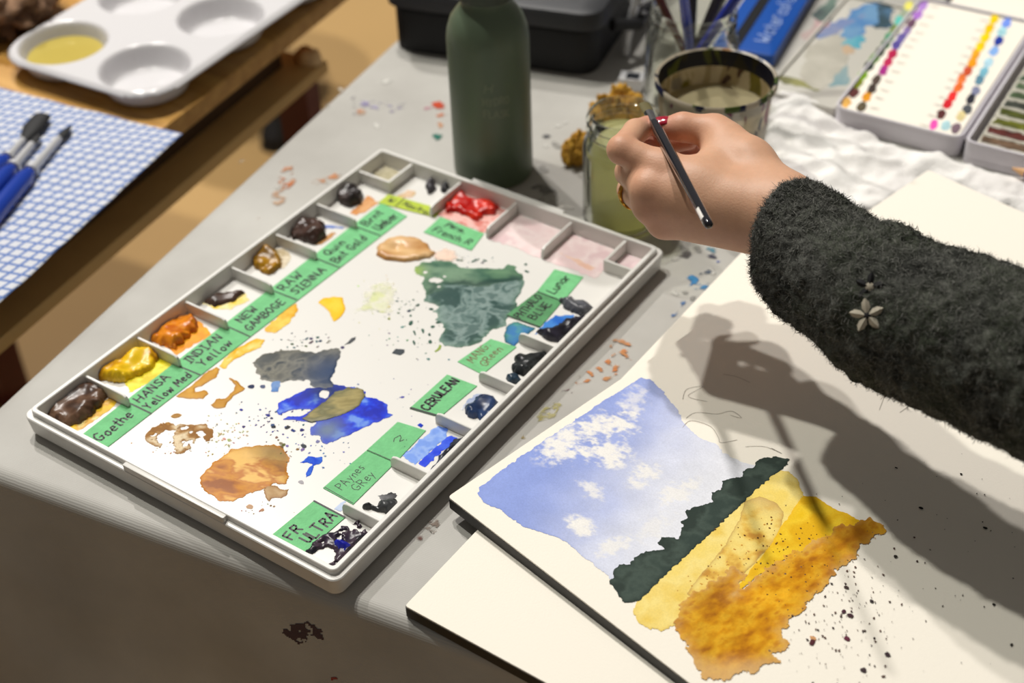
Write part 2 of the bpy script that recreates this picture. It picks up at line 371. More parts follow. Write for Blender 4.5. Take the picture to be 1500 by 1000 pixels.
# ---- table under the cloth, and the cloth
TA = np.array([0.308, 0.048]); TA /= np.linalg.norm(TA); TB = np.array([-TA[1], TA[0]])
TC0 = np.array([-0.026, -0.036])            # near left corner of the table top
TLEN, TDEP = 1.25, 1.35
def tw(a, b): return TC0 + TA * a + TB * b
tb = thing('work_table', 'folding work table standing under the grey cloth', 'table', (*tw(.6, .6), ZFLOOR))
M_TT = pmat('table_board', (120, 110, 98), rough=0.7)
MB().prism([tw(.012, .012), tw(TLEN, .012), tw(TLEN, TDEP), tw(.012, TDEP)], -0.032, -0.003).build('table_top', M_TT, tb, False)
for a, b in ((.08, .08), (TLEN - .08, .08), (TLEN - .08, TDEP - .08), (.08, TDEP - .08)):
    c = tw(a, b); MB().tube([(c[0], c[1], ZFLOOR), (c[0], c[1], -0.032)], 0.018, 12).build('leg', M_TT, tb)
def bend(t, r=0.011):
    q = r * math.pi / 2
    h = np.where(t >= 0, t, np.where(t > -q, -r * np.sin(np.clip(-t, 0, q) / r), -r))
    v = np.where(t >= 0, 0, np.where(t > -q, -r * (1 - np.cos(np.clip(-t, 0, q) / r)), -r - (-t - q)))
    return h, v
ga = np.concatenate([np.linspace(-.30, -.04, 14), np.linspace(-.036, 0.004, 12), np.linspace(.012, TLEN + .02, 110)])
gb = np.concatenate([np.linspace(-.34, -.04, 40), np.linspace(-.036, 0.004, 14), np.linspace(.012, TDEP + .02, 90)])
A_, B_ = np.meshgrid(ga, gb, indexing='ij')
ha, va = bend(A_); hb, vb = bend(B_)
ZZ = va + vb
drop = np.clip(-ZZ - 0.012, 0, .4)
hb2 = hb - 0.10 * drop - drop * 0.10 * np.sin(A_ * 17 + 1.0) * np.where(B_ < 0, 1, 0) - 0.006 * np.where(B_ < 0, 1, 0) * fbm(A_ * 9, B_ * 9, 5) * np.clip(drop * 12, 0, 1)
ZZ = ZZ + np.where((A_ > .03) & (B_ > .03), 0.0008 * fbm(A_ * 14, B_ * 14, 2), 0) - 0.0006
XY = TC0 + ha[..., None] * TA + hb2[..., None] * TB
n0, n1 = A_.shape; I = np.arange(n0 * n1).reshape(n0, n1)
q = np.stack([I[:-1, :-1], I[1:, :-1], I[1:, 1:], I[:-1, 1:]], -1).reshape(-1, 4)
M_CLOTH = bpy.data.materials.new('grey_vinyl_cloth'); M_CLOTH.use_nodes = True
nt = M_CLOTH.node_tree; N = nt.nodes; b = N['Principled BSDF']; b.inputs['Roughness'].default_value = 0.5; b.inputs['Specular IOR Level'].default_value = 0.25
tc = N.new('ShaderNodeTexCoord'); mp = N.new('ShaderNodeMapping'); mp.inputs['Rotation'].default_value = (0, 0, -math.atan2(TA[1], TA[0]))
nt.links.new(tc.outputs['Object'], mp.inputs['Vector'])
n1_ = N.new('ShaderNodeTexNoise'); n1_.inputs['Scale'].default_value = 9; n1_.inputs['Detail'].default_value = 7; nt.links.new(tc.outputs['Object'], n1_.inputs['Vector'])
cr = N.new('ShaderNodeValToRGB'); cr.color_ramp.elements[0].position = .3; cr.color_ramp.elements[1].position = .7
cr.color_ramp.elements[0].color = L4((166, 163, 157)); cr.color_ramp.elements[1].color = L4((189, 187, 181))
nt.links.new(n1_.outputs['Fac'], cr.inputs['Fac']); nt.links.new(cr.outputs['Color'], b.inputs['Base Color'])
wv = N.new('ShaderNodeTexWave'); wv.bands_direction = 'Y'; wv.inputs['Scale'].default_value = 230; wv.inputs['Distortion'].default_value = 1.0; wv.inputs['Detail'].default_value = 2
wv2 = N.new('ShaderNodeTexWave'); wv2.bands_direction = 'Z'; wv2.inputs['Scale'].default_value = 230; wv2.inputs['Distortion'].default_value = 1.0
nt.links.new(mp.outputs[0], wv.inputs['Vector']); nt.links.new(mp.outputs[0], wv2.inputs['Vector'])
mu = N.new('ShaderNodeMath'); mu.operation = 'ADD'; nt.links.new(wv.outputs['Fac'], mu.inputs[0]); nt.links.new(wv2.outputs['Fac'], mu.inputs[1])
bp = N.new('ShaderNodeBump'); bp.inputs['Strength'].default_value = 0.10; bp.inputs['Distance'].default_value = 0.001
nt.links.new(mu.outputs[0], bp.inputs['Height']); nt.links.new(bp.outputs['Normal'], b.inputs['Normal'])
cloth = raw('tablecloth', np.stack([XY[..., 0], XY[..., 1], ZZ], -1).reshape(-1, 3), q, M_CLOTH)
tag(cloth, 'paint-stained grey vinyl tablecloth hanging over the table edge', 'tablecloth')
# stains on the cloth
def stain(px, py, rx, ry, cols, rot=0, amp=.004, hn=None, freq=160):
    film('paint_stain', cloth, ngon(px, py, rx, ry, 14, rot), 0.0, wash(cols, 200), amp=amp, freq=freq, s=0.0016, h=0.00002, mat=M_STAIN, hnoise=hn, soft=(.0022, .95))
OR = [(186, 112, 70), (190, 140, 105), (178, 160, 142)]
stain(419, 262, 12, 19, OR, .3, hn=(160, -.12, .02)); stain(478, 262, 20, 6, [(200, 130, 80), (190, 150, 110)], -.3, hn=(160, -.2, .02)); stain(408, 290, 9, 10, [(190, 150, 120), (180, 165, 145)], 0, hn=(200, -.05, .02))
stain(378, 330, 5, 12, [(195, 150, 120)], .4, hn=(200, 0, .02))
stain(548, 154, 26, 5, [(140, 130, 175), (165, 160, 185)], .1, hn=(180, -.1, .02)); stain(585, 158, 16, 4, [(150, 140, 165), (120, 120, 140)], -.6, hn=(180, -.1, .02)); stain(530, 165, 6, 4, OR)
stain(628, 158, 9, 3, [(190, 120, 140)]); stain(642, 153, 8, 6, [(190, 70, 40)]); stain(642, 168, 9, 3, [(200, 120, 80)]); stain(646, 184, 5, 4, [(205, 150, 110)]); stain(641, 200, 6, 5, [(40, 110, 95)])
stain(905, 520, 46, 16, [(200, 125, 70), (190, 140, 95)], -.75, amp=.008, hn=(190, .05, .02)); stain(860, 550, 22, 10, [(195, 130, 80)], -.5, amp=.006, hn=(200, .1, .02))
stain(805, 602, 22, 9, [(170, 160, 75), (180, 172, 120)], -.6, hn=(200, -.05, .02)); stain(770, 632, 10, 8, [(160, 140, 90)], hn=(200, 0, .02)); stain(828, 575, 10, 7, [(120, 85, 90)], -.5, hn=(220, 0, .02))
stain(1018, 415, 14, 9, [(45, 120, 185), (70, 140, 190)], .8, amp=.006); stain(995, 452, 16, 4, [(70, 110, 160)], -.9); stain(1052, 384, 6, 4, [(50, 80, 170)]); stain(1045, 376, 6, 3, [(60, 60, 80)]); stain(1005, 372, 5, 4, [(90, 85, 85)]); stain(1034, 398, 7, 3, [(95, 105, 120)]); stain(1040, 363, 9, 3, [(70, 130, 150)], .9)
stain(800, 280, 20, 7, [(130, 128, 125)], .3, hn=(200, 0, .02)); stain(800, 200, 5, 3, [(70, 70, 75)]); stain(815, 300, 26, 8, [(200, 197, 190)], .2, hn=(150, 0, .02))
stain(617, 789, 5, 6, [(115, 70, 62)], amp=.002); stain(635, 768, 18, 14, [(140, 125, 115)], -.3, hn=(420, .12, .02)); stain(520, 150, 5, 20, [(150, 145, 150)], 0, hn=(200, .1, .02))
for i in range(26):
    stain(*random.choice([(random.uniform(420, 660), random.uniform(110, 240)), (random.uniform(790, 860), random.uniform(180, 330)), (random.uniform(980, 1060), random.uniform(350, 450)), (random.uniform(330, 520), random.uniform(230, 350))]), random.uniform(2, 9), random.uniform(2, 5), [random.choice([(198, 195, 188), (205, 203, 197), (150, 148, 143)])], random.uniform(-1, 1), amp=.003)
# dark smear on the hanging front of the cloth
hx = tw(0, 0)
def on_drape(px, py):
    "point of the hanging front seen at a pixel"
    d = RW @ np.array([px - 750.0, py - 500.0, F_PX]); n = np.array([TB[0], TB[1], 0.10]); p0 = np.array([*(TC0 - TB * 0.0215), -0.02])
    return CAM + d * (n @ (p0 - CAM)) / (n @ d)
me = cloth.data
dv = []
bvh = None
from mathutils.bvhtree import BVHTree
cv = np.empty(len(me.vertices) * 3); me.vertices.foreach_get('co', cv); cv = cv.reshape(-1, 3) + ORG[cloth.name]
bvh = BVHTree.FromPolygons([tuple(v) for v in cv], [tuple(f) for f in q.tolist()])
def cast(px, py, tree=None):
    d = RW @ np.array([px - 750.0, py - 500.0, F_PX]); d /= np.linalg.norm(d)
    h = (tree or bvh).ray_cast(Vector(CAM), Vector(d)); return np.array(h[0]) - d * 0.0006 if h[0] else None
def drape_mark(poly, col, thr, sd):
    xs = np.arange(min(p[0] for p in poly), max(p[0] for p in poly), 1.6); ys = np.arange(min(p[1] for p in poly), max(p[1] for p in poly), 1.6)
    X, Y = np.meshgrid(xs, ys, indexing='ij'); D = poly_sdf(X, Y, poly) + 3.5 * fbm(X * .2, Y * .2, sd); D = np.minimum(D, (fbm(X * .16, Y * .16, sd + 3) - thr) * 40)
    ins = D > 0; cell = ins[:-1, :-1] & ins[1:, :-1] & ins[:-1, 1:] & ins[1:, 1:]; use = np.zeros(X.shape, bool)
    use[:-1, :-1] |= cell; use[1:, :-1] |= cell; use[:-1, 1:] |= cell; use[1:, 1:] |= cell
    idx = np.full(X.shape, -1, int); idx[use] = np.arange(use.sum())
    pts = [cast(x, y) for x, y in zip(X[use], Y[use])]
    if any(p is None for p in pts): return
    qq = np.stack([idx[:-1, :-1][cell], idx[1:, :-1][cell], idx[1:, 1:][cell], idx[:-1, 1:][cell]], 1)
    raw('paint_stain', np.array(pts), qq, pmat('stain' + str(sd), col, rough=.7), cloth)
drape_mark([(410, 925), (425, 913), (450, 910), (472, 922), (475, 938), (455, 932), (440, 948), (428, 940)], (72, 52, 60), -.30, 31)
drape_mark([(480, 990), (497, 991), (520, 994), (520, 999), (485, 997)], (150, 60, 50), .0, 37)

# ---- wooden desk on the left
DE0, DE1 = P(240, 187, 0)[:2], P(475, 0, 0)[:2]
DU = (DE1 - DE0) / np.linalg.norm(DE1 - DE0); DN = np.array([-DU[1], DU[0]])   # along the edge, into the desk (left)
if DN[0] > 0: DN = -DN
def dk(u, n): return DE0 + DU * u + DN * n
M_WOOD = bpy.data.materials.new('orange_varnished_wood'); M_WOOD.use_nodes = True
nt = M_WOOD.node_tree; N = nt.nodes; b = N['Principled BSDF']; b.inputs['Roughness'].default_value = 0.35
tc = N.new('ShaderNodeTexCoord'); mp = N.new('ShaderNodeMapping'); mp.inputs['Rotation'].default_value = (0, 0, -math.atan2(DU[1], DU[0])); mp.inputs['Scale'].default_value = (1.5, 26, 26)
nt.links.new(tc.outputs['Object'], mp.inputs['Vector'])
nz = N.new('ShaderNodeTexNoise'); nz.inputs['Scale'].default_value = 3; nz.inputs['Detail'].default_value = 8; nz.inputs['Distortion'].default_value = .6; nt.links.new(mp.outputs[0], nz.inputs['Vector'])
cr = N.new('ShaderNodeValToRGB'); cr.color_ramp.elements[0].position = .3; cr.color_ramp.elements[1].position = .72
cr.color_ramp.elements[0].color = L4((170, 122, 52)); cr.color_ramp.elements[1].color = L4((208, 160, 84))
nt.links.new(nz.outputs['Fac'], cr.inputs['Fac']); nt.links.new(cr.outputs['Color'], b.inputs['Base Color'])
M_DARKWOOD = pmat('recess_shade_seat_wood', (74, 52, 30), rough=.5, noise=.3, nscale=18)  # carries the recess shade in its colour; also the stool seat wood
desk = thing('wooden_desk', 'orange varnished wooden desk with an open shelf, beside the grey table', 'desk', (*dk(.1, .35), ZFLOOR))
MB().prism([dk(-.75, 0), dk(.62, 0), dk(.62, .75), dk(-.75, .75)], -0.019, 0.0, 0.004).build('desk_top', M_WOOD, desk)
SHE = .262
MB().prism([dk(-.75, -.002), dk(SHE, -.002), dk(SHE, .7), dk(-.75, .7)], -0.077, -0.064, 0.002).build('shelf_board', pmat('shelf_wood', (200, 164, 104), rough=.45, noise=.15, nscale=14), desk)
MB().prism([dk(-.75, .035), dk(SHE - .03, .035), dk(SHE - .03, .06), dk(-.75, .06)], -0.064, -0.019).build('recess_shade_panel', M_DARKWOOD, desk, False)  # dark sheet whose brown stands in for the shade in the shelf recess
for u in (-.60, SHE - .026):
    MB().prism([dk(u, .012), dk(u + .024, .012), dk(u + .024, .05), dk(u, .05)], ZFLOOR, -0.077, 0).build('leg', pmat('maroon_painted_leg', (88, 30, 30), rough=.35), desk, False)
for u in (-.60, SHE - .06):
    MB().prism([dk(u, .6), dk(u + .05, .6), dk(u + .05, .66), dk(u, .66)], ZFLOOR, -0.077, 0).build('leg', pmat('maroon_painted_leg', (88, 30, 30), rough=.35), desk, False)
# dark metal chair leg seen beyond the shelf and the small cream peg on its end
pk = P(450, 84, -0.060)
cp = tag(film('cream_rag', None, [(pk[0] + .016 * math.cos(i * .45), pk[1] + .013 * math.sin(i * .45)) for i in range(14)], -0.064, wash([(225, 195, 150), (200, 150, 90)], 90), amp=.002, freq=120, s=.0015, h=.014, edge=.012, relief=.006, rfreq=90, mat=M_MATTE, poly_world=True), 'crumpled cream rag on the far end of the desk shelf', 'rag')
st = thing('stool', 'dark metal stool leg with rubber foot on the tan floor behind the desk', 'stool', (*P(405, 212, ZFLOOR)[:2], ZFLOOR))
f0 = P(405, 212, ZFLOOR); M_BLKMET = pmat('black_metal', (45, 40, 38), rough=.4, metal=.4)
MB().tube([f0 + (0, 0, 0.0), f0 + (0, 0, .02), f0 + (-.004, .01, .05)], [.03, .027, .018], 14).build('rubber_foot', pmat('black_rubber', (25, 24, 26), rough=.7), st)
MB().tube([f0 + (-.003, .008, .04), f0 + (-.06, .12, .42)], [.014, .014], 12).build('leg', M_BLKMET, st)
sc_ = f0 + (-.06, .12, .42)
for dx, dy in ((-.34, .02), (-.22, -.28)):
    MB().tube([f0 + (dx, dy, 0.0), sc_ + (dx * .6, dy * .6, 0)], [.014, .014], 12).build('leg', M_BLKMET, st)
MB().lathe([(0, 0), (.165, 0), (.175, .012), (.17, .03), (0, .034)], (sc_[0] - .11, sc_[1] - .05, sc_[2]), 40).build('seat', M_DARKWOOD, st)

# ================================================================== THE PALETTE
PW, PL = 0.2803, 0.400
ZL, ZR, ZF = 0.0170, 0.0212, 0.0085       # outer ledge, raised ridge, inner floor
pal = thing('paint_palette', 'large white plastic watercolour palette with taped labels and wet paint', 'palette', (PW / 2, PL / 2, 0))
def ring_mesh(mb, outer, inner, z0, z1):
    n = len(outer); v = [(p[0], p[1], z) for pl, z in ((outer, z0), (outer, z1), (inner, z1), (inner, z0)) for p in pl]; f = []
    for k in range(4):
        for i in range(n): j = (i + 1) % n; k2 = (k + 1) % 4; f.append((k * n + i, k * n + j, k2 * n + j, k2 * n + i))
    mb.add(v, f)
m = MB()
# tray body: outer wall (slightly flared), ledge, ridge, inner wall, floor
rings = []
def rr(i, r): return rrect(i, i, PW - i, PL - i, r)
for ins, z, r in ((.0035, 0.0, .006), (.0012, .003, .007), (.0, ZL - .0008, .007), (.0006, ZL, .0066), (.0040, ZL, .0045), (.0042, ZR - .0005, .0044), (.0047, ZR, .004), (.0072, ZR, .0022), (.0077, ZR - .0006, .002), (.0090, ZF, .0015)):
    rings.append([(p[0], p[1], z) for p in rr(ins, r)])
n = len(rings[0]); v = [p for r_ in rings for p in r_]; f = []
for k in range(len(rings) - 1):
    for i in range(n): j = (i + 1) % n; f.append((k * n + i, k * n + j, k * n + n + j, k * n + n + i))
f.append(tuple(range((len(rings) - 1) * n, len(rings) * n))); f.append(tuple(range(n - 1, -1, -1)))
m.add(v, f); m.build('tray', M_PLASTIC, pal, True, 30)
# raised middle stretch of the front lip and the matching one at the back
for y0 in (0.0004, PL - 0.0040):
    MB().prism(rrect(.0985, y0, .1885, y0 + .0036, .0012, 3), ZL - .001, ZR, .0006).build('lip', M_PLASTIC, pal)
def wall(a, b, t=.0021, top=.0182, nm='divider'):
    a = np.array(a); b = np.array(b); d = (b - a) / np.linalg.norm(b - a); s = np.array([-d[1], d[0]]) * t / 2
    # dividers fall away at their free inner end
    e = b - d * .004
    v = []; prof = [(a, top), (e, top), (e + d * .0028, top - .0012), (b, top - .004)]
    for p, z in prof:
        v += [(*(p - s * 1.25), ZF - .001), (*(p - s), z - .0004), (*(p - s * .6), z), (*(p + s * .6), z), (*(p + s), z - .0004), (*(p + s * 1.25), ZF - .001)]
    f = []
    for k in range(len(prof) - 1):
        for i in range(5): f.append((k * 6 + i, k * 6 + i + 1, k * 6 + 7 + i, k * 6 + 6 + i))
    k = (len(prof) - 1) * 6; f.append(tuple(range(k, k + 6))); f.append((5, 4, 3, 2, 1, 0))
    return MB().add(v, f).build(nm, M_PLASTIC, pal, True, 40)
for y in (.0525, .1030, .1530, .2035, .2550, .3050): wall((.0075, y), (.0490, y))
for y in (.0550, .1052, .1550, .2062, .2565): wall((.2725, y), (.2405, y))
for x in (.0900, .1460, .1985): wall((x, .3925), (x, .3500))
def lwall(pts, t=.0022, top=.0190):
    pts = [np.array(p, float) for p in pts]; m = MB()
    o = []; q_ = []
    d0 = pts[1] - pts[0]; d0 /= np.linalg.norm(d0); d1 = pts[2] - pts[1]; d1 /= np.linalg.norm(d1)
    n0_ = np.array([-d0[1], d0[0]]) * t / 2; n1b = np.array([-d1[1], d1[0]]) * t / 2; mid = (n0_ + n1b)
    poly = [pts[0] + n0_, pts[1] + mid, pts[2] + n1b, pts[2] - n1b, pts[1] - mid, pts[0] - n0_]
    v = [(*p, ZF - .001) for p in poly] + [(*p, top) for p in poly]; f = []
    for i in range(6): j = (i + 1) % 6; f.append((i, j, 6 + j, 6 + i))
    f += [(6, 7, 10, 11), (7, 8, 9, 10)]
    return m.add(v, f).build('divider', M_PLASTIC, pal, False)
lwall([(.0075, .3605), (.0395, .3605), (.0395, .3925)]); lwall([(.2485, .3925), (.2485, .3625), (.2728, .3625)])
INN = (.0092, .0092, PW - .0092, PL - .0092)

# ---- tapes
M_TAPE = pmat('green_masking_tape', (122, 200, 138), rough=.7, spec=.25, noise=.13, nscale=130, bump=.35, bscale=500)
M_TAPEY = pmat('yellow_green_tape', (186, 205, 72), rough=.7, spec=.25, noise=.12, nscale=130, bump=.3, bscale=500)
ZT = ZF + .0006
def tape(poly, mat=M_TAPE, dz=0.0, label=None):
    o = MB().prism(poly, ZF + .0001 + dz, ZT + dz).build('tape', mat, pal, False, label=label); return o
EXL, EYL = np.array([0, 1.0, 0]), np.array([-1.0, 0, 0])      # writing along the long side
EXF, EYF = np.array([1.0, 0, 0]), np.array([0, 1.0, 0])
def write(t, words, wd=.0009, mat=M_INK, ex=EXL, ey=EYL, dz=0.0, lines=()):
    ls = []
    for txt, x, y, size, wid in words: ls += strokes(txt, np.array([x, y, ZT + dz]), ex, ey, size, wid)
    for a, b_ in lines: ls.append([np.array([*a, ZT + dz]), np.array([*b_, ZT + dz])])
    ribbons('lettering', t, ls, wd, mat)
t0 = tape([(.0425, .0120), (.0665, .0122), (.0700, .1800), (.0735, .3400), (.0440, .3440), (.0428, .1800)], label='long strip of green masking tape with handwritten colour names')
write(t0, [('Goethe', .0590, .0160, .0088, .031), ('HANSA', .0525, .0590, .0072, .031), ('Yellow Med', .0635, .0575, .0068, .042),
           ('INDIAN', .0530, .1090, .0075, .034), ('Yellow', .0640, .1120, .0075, .030), ('NEW', .0530, .1640, .0070, .019), ('GAMBOGE', .0645, .1600, .0072, .040),
           ('RAW', .0540, .2110, .0078, .022), ('SIENNA', .0655, .2120, .0074, .036), ('Quin', .0545, .2640, .0070, .020), ('Bnt Gold', .0660, .2600, .0080, .038),
           ('Brnt', .0550, .3120, .0076, .021), ('Umber', .0680, .3120, .0085, .024)], .00135,
      lines=[((.0425, .0545), (.0672, .0550)), ((.0428, .1020), (.0680, .1035)), ((.0430, .1550), (.0692, .1550)), ((.0432, .2060), (.0700, .2070)), ((.0435, .2555), (.0712, .2560)), ((.0440, .3060), (.0722, .3065))])
t1 = tape([(.2150, .0150), (.2420, .0120), (.2445, .0515), (.2180, .0520)]); write(t1, [('FR', .2285, .0180, .0078, .0105), ('ULTRA', .2400, .0215, .0082, .0275)], .00135, lines=[((.2182, .0516), (.2443, .0511))])
t2 = tape([(.2155, .0640), (.2415, .0630), (.2410, .1075), (.2175, .1065)]); write(t2, [('PAynes', .2275, .0690, .0066, .024), ('GRey', .2370, .0740, .0068, .018)], .00050, M_INK, lines=[((.2160, .0650), (.2410, .0637))])
t3 = tape([(.2175, .1070), (.2410, .1080), (.2395, .1440), (.2180, .1405)]); write(t3, [('?', .2340, .1230, .0085, .008), ('.', .2375, .1230, .007, None)], .00055, lines=[((.2178, .1074), (.2408, .1084))])
t4 = tape([(.2165, .1560), (.2395, .1600), (.2425, .2000), (.2175, .1985)]); write(t4, [('CERULEAN', .2290, .1605, .0070, .0365)], .0016, lines=[((.2168, .1566), (.2393, .1605))])
t5 = tape([(.2155, .2140), (.2385, .2120), (.2420, .2500), (.2210, .2475)]); write(t5, [('MANG.', .2255, .2185, .0066, .0235), ('GReen', .2355, .2200, .0066, .022)], .00062, M_INKRED)
t6 = tape([(.2150, .2760), (.2440, .2775), (.2415, .3118), (.2185, .3118)], pmat('blue_green_tape', (78, 150, 92), rough=.6, noise=.25, nscale=110, bump=.3, bscale=500), label='green tape darkened by a blue green paint wash')
write(t6, [('PHTHALO', .2265, .2785, .0068, .030), ('BLUE', .2365, .2830, .0068, .022)], .0012, lines=[((.2160, .2765), (.2435, .2780))])
t7 = tape([(.2185, .3122), (.2420, .3125), (.2385, .3465), (.2145, .3430)]); write(t7, [('Lunar', .2310, .3165, .0075, .024)], .0011, lines=[((.2188, .3124), (.2420, .3128))])
t8 = tape([(.0415, .3425), (.0945, .3505), (.0915, .3625), (.0410, .3570)], M_TAPEY, .0002, 'yellow green tape at the head of the palette'); write(t8, [('W.', .0465, .3480, .0062, .008), ('Neutral', .0610, .3500, .0060, .027)], .0010, M_INK, EXF, EYF, .0002, lines=[((.0572, .3460), (.0565, .3590))])
t9 = tape([(.0985, .3290), (.1455, .3290), (.1410, .3530), (.0975, .3535)], label='green tape below the red paint well'); write(t9, [('Perm.', .1080, .3445, .0060, .020), ('French R', .1035, .3330, .0075, .036)], .0011, M_INK, EXF, EYF)

# ---- washes on the mixing area
ZA = ZF
R1 = (180, 560, 460, 760); R2 = (20, 480, 440, 760); R3 = (220, 260, 640, 540); R4 = (320, 470, 740, 750); R5 = (560, 380, 980, 660); R6 = (600, 360, 800, 520); R7 = (430, 690, 580, 840); R8 = (500, 230, 760, 330); R9 = (540, 230, 780, 380); R10 = (380, 340, 620, 500); R11 = (660, 540, 780, 660)
S = 3.5714
def W(nm, reg, sc, pts, colf, label=None, **k):
    k.setdefault('clip', INN); return film(nm, pal, Z(reg, sc, pts), ZA, colf, label=label, **k)
W('paint_wash', R1, 5, [(560, 690), (620, 630), (690, 570), (790, 495), (900, 480), (1000, 455), (1100, 455), (1160, 470), (1200, 520), (1215, 570), (1200, 620), (1220, 690), (1200, 745), (1120, 740), (1010, 785), (900, 820), (850, 850), (740, 880), (640, 830), (590, 790), (570, 740)],
  wash([(150, 84, 22), (186, 116, 30), (204, 138, 38), (186, 112, 34), (232, 184, 96)], 85, 2.0, rim=(190, 120, 30), grad=((372, 690), (418, 655), (138, 108, 52)), stretch=(.35, .45), warp=.006), 'orange brown puddle of mixed paint', amp=.0014, h=.0002, relief=.00035, rfreq=55, mat=M_FILM, edge=.003)
W('paint_wash', R1, 5, [(1010, 785), (1060, 755), (1110, 760), (1150, 790), (1225, 775), (1215, 800), (1160, 845), (1090, 845), (1070, 870), (1050, 830)], wash([(176, 140, 90), (206, 176, 130)], 150, rim=(150, 105, 60)), amp=.0012, mat=M_FILM, holes=[((401, 708), .0018)])
W('paint_wash', R1, 5, [(150, 400), (190, 350), (240, 315), (300, 300), (400, 300), (500, 310), (600, 305), (650, 340), (655, 390), (620, 440), (560, 480), (480, 515), (400, 525), (340, 500), (260, 480), (200, 455)],
  wash([(150, 106, 58), (186, 146, 96), (232, 214, 180)], 120, 2.2, rim=(150, 104, 50), rimw=.0016), 'tan swirl of dried paint', amp=.0016, hnoise=(170, -.06, .03))
for c_ in ((258, 609, 8, 3), (246, 621, 5, 3.5), (234, 626, 6, 2), (222, 634, 5, 3)): film('paint_spot', pal, ngon(c_[0], c_[1], c_[2], c_[3], 10, -.2), ZA, wash([(160, 112, 55), (180, 135, 75)], 200), amp=.0007)
W('paint_wash', R2, S, [(850, 360), (930, 300), (1000, 240), (1060, 205), (1085, 215), (1060, 260), (1000, 295), (945, 318), (945, 338), (1000, 325), (1020, 345), (990, 370), (930, 372)], wash([(200, 142, 16), (214, 160, 40)], 120, rim=(176, 118, 8)), 'ochre drips beside the tape', amp=.0008, mat=M_FILM, h=.0002)
W('paint_wash', R2, S, [(1130, 265), (1165, 275), (1210, 320), (1150, 360), (1115, 390), (1110, 420), (1050, 420), (1035, 405), (1060, 375), (1110, 370), (1150, 330), (1160, 300)], wash([(192, 134, 12), (206, 150, 30)], 120, rim=(168, 112, 8)), amp=.0008, mat=M_FILM, h=.0002)
W('paint_wash', R3, S, [(350, 990), (420, 920), (500, 870), (560, 840), (600, 850), (570, 890), (500, 920), (430, 960), (390, 1000)], wash([(232, 178, 40), (246, 214, 110)], 120), amp=.001)
W('paint_wash', R3, S, [(600, 790), (700, 700), (760, 660), (775, 690), (720, 770), (650, 815), (610, 810)], wash([(226, 164, 20), (244, 206, 90)], 120), amp=.001, mat=M_FILM)
W('paint_wash', R2, S, [(1090, 180), (1180, 110), (1270, 60), (1310, 70), (1290, 100), (1200, 140), (1130, 180)], wash([(238, 190, 50), (250, 226, 140)], 120), amp=.001)
W('paint_wash', R10, 6.25, [(530, 640), (590, 605), (680, 590), (760, 600), (775, 650), (790, 700), (750, 770), (680, 820), (660, 780), (630, 720), (590, 690)], wash([(242, 196, 24), (246, 208, 60)], 100, rim=(230, 176, 20)), 'yellow fan shaped dab', amp=.0007, mat=M_FILM)
pdent = P(580, 365, ZA)
W('paint_dab', R9, 6.25, [(65, 900), (90, 820), (170, 760), (300, 735), (430, 750), (540, 800), (570, 860), (610, 880), (560, 920), (450, 950), (330, 960), (150, 950)], wash([(186, 134, 78), (206, 160, 104), (222, 182, 130)], 90, stretch=(.3, .5)), 'thick tan dab of paint', amp=.0008, h=.0032, edge=.004, relief=.0008, rfreq=70, mat=M_WET, top=lambda X, Y: -.003 * np.exp(-((X - pdent[0]) ** 2 + (Y - pdent[1]) ** 2) / .005 ** 2))
W('paint_wash', R9, 6.25, [(580, 860), (700, 830), (800, 850), (830, 920), (780, 970), (650, 960), (570, 930)], wash([(246, 208, 182), (244, 216, 198)], 80), amp=.0015, mat=M_STAIN, soft=(.005, .9))
W('paint_wash', R10, 6.25, [(950, 560), (1040, 480), (1180, 450), (1260, 520), (1250, 640), (1240, 740), (1120, 760), (1060, 730), (880, 740), (870, 700), (960, 650)], wash([(236, 238, 206), (240, 238, 222), (228, 234, 176)], 110), amp=.003, mat=M_STAIN, soft=(.006, .75))
def greenf(X, Y, D, sd):
    b1 = P(668, 424, ZA); b0 = P(660, 398, ZA); e = (b1 - b0)[:2]
    t = ((X - b0[0]) * e[0] + (Y - b0[1]) * e[1]) / (e @ e) + .5 * fbm(X * 60, Y * 60, sd + 4)
    up = wash([(104, 140, 108), (62, 100, 82), (120, 150, 124)], 80, 1.2, stretch=(.5, .4))(X, Y, D, sd)
    lo = wash([(56, 82, 78), (104, 128, 124), (134, 154, 150), (88, 112, 108)], 95, 1.9, warp=.012)(X, Y, D, sd + 3)
    dk_ = np.exp(-((t - .78) / .24) ** 2)[..., None] * .85; k = sstep(.85, 1.0, t)[..., None]
    C = up * (1 - dk_) + lin((36, 62, 58)) * dk_; C = C * (1 - k) + lo * k
    a = np.exp(-D / .0022)[..., None] * .45; C = C * (1 - a) + lin((104, 142, 112)) * a
    g = np.exp(-((X - P(606, 397, ZA)[0]) ** 2 + (Y - P(606, 397, ZA)[1]) ** 2) / .008 ** 2)[..., None]
    return C * (1 - g) + lin((150, 178, 88)) * g
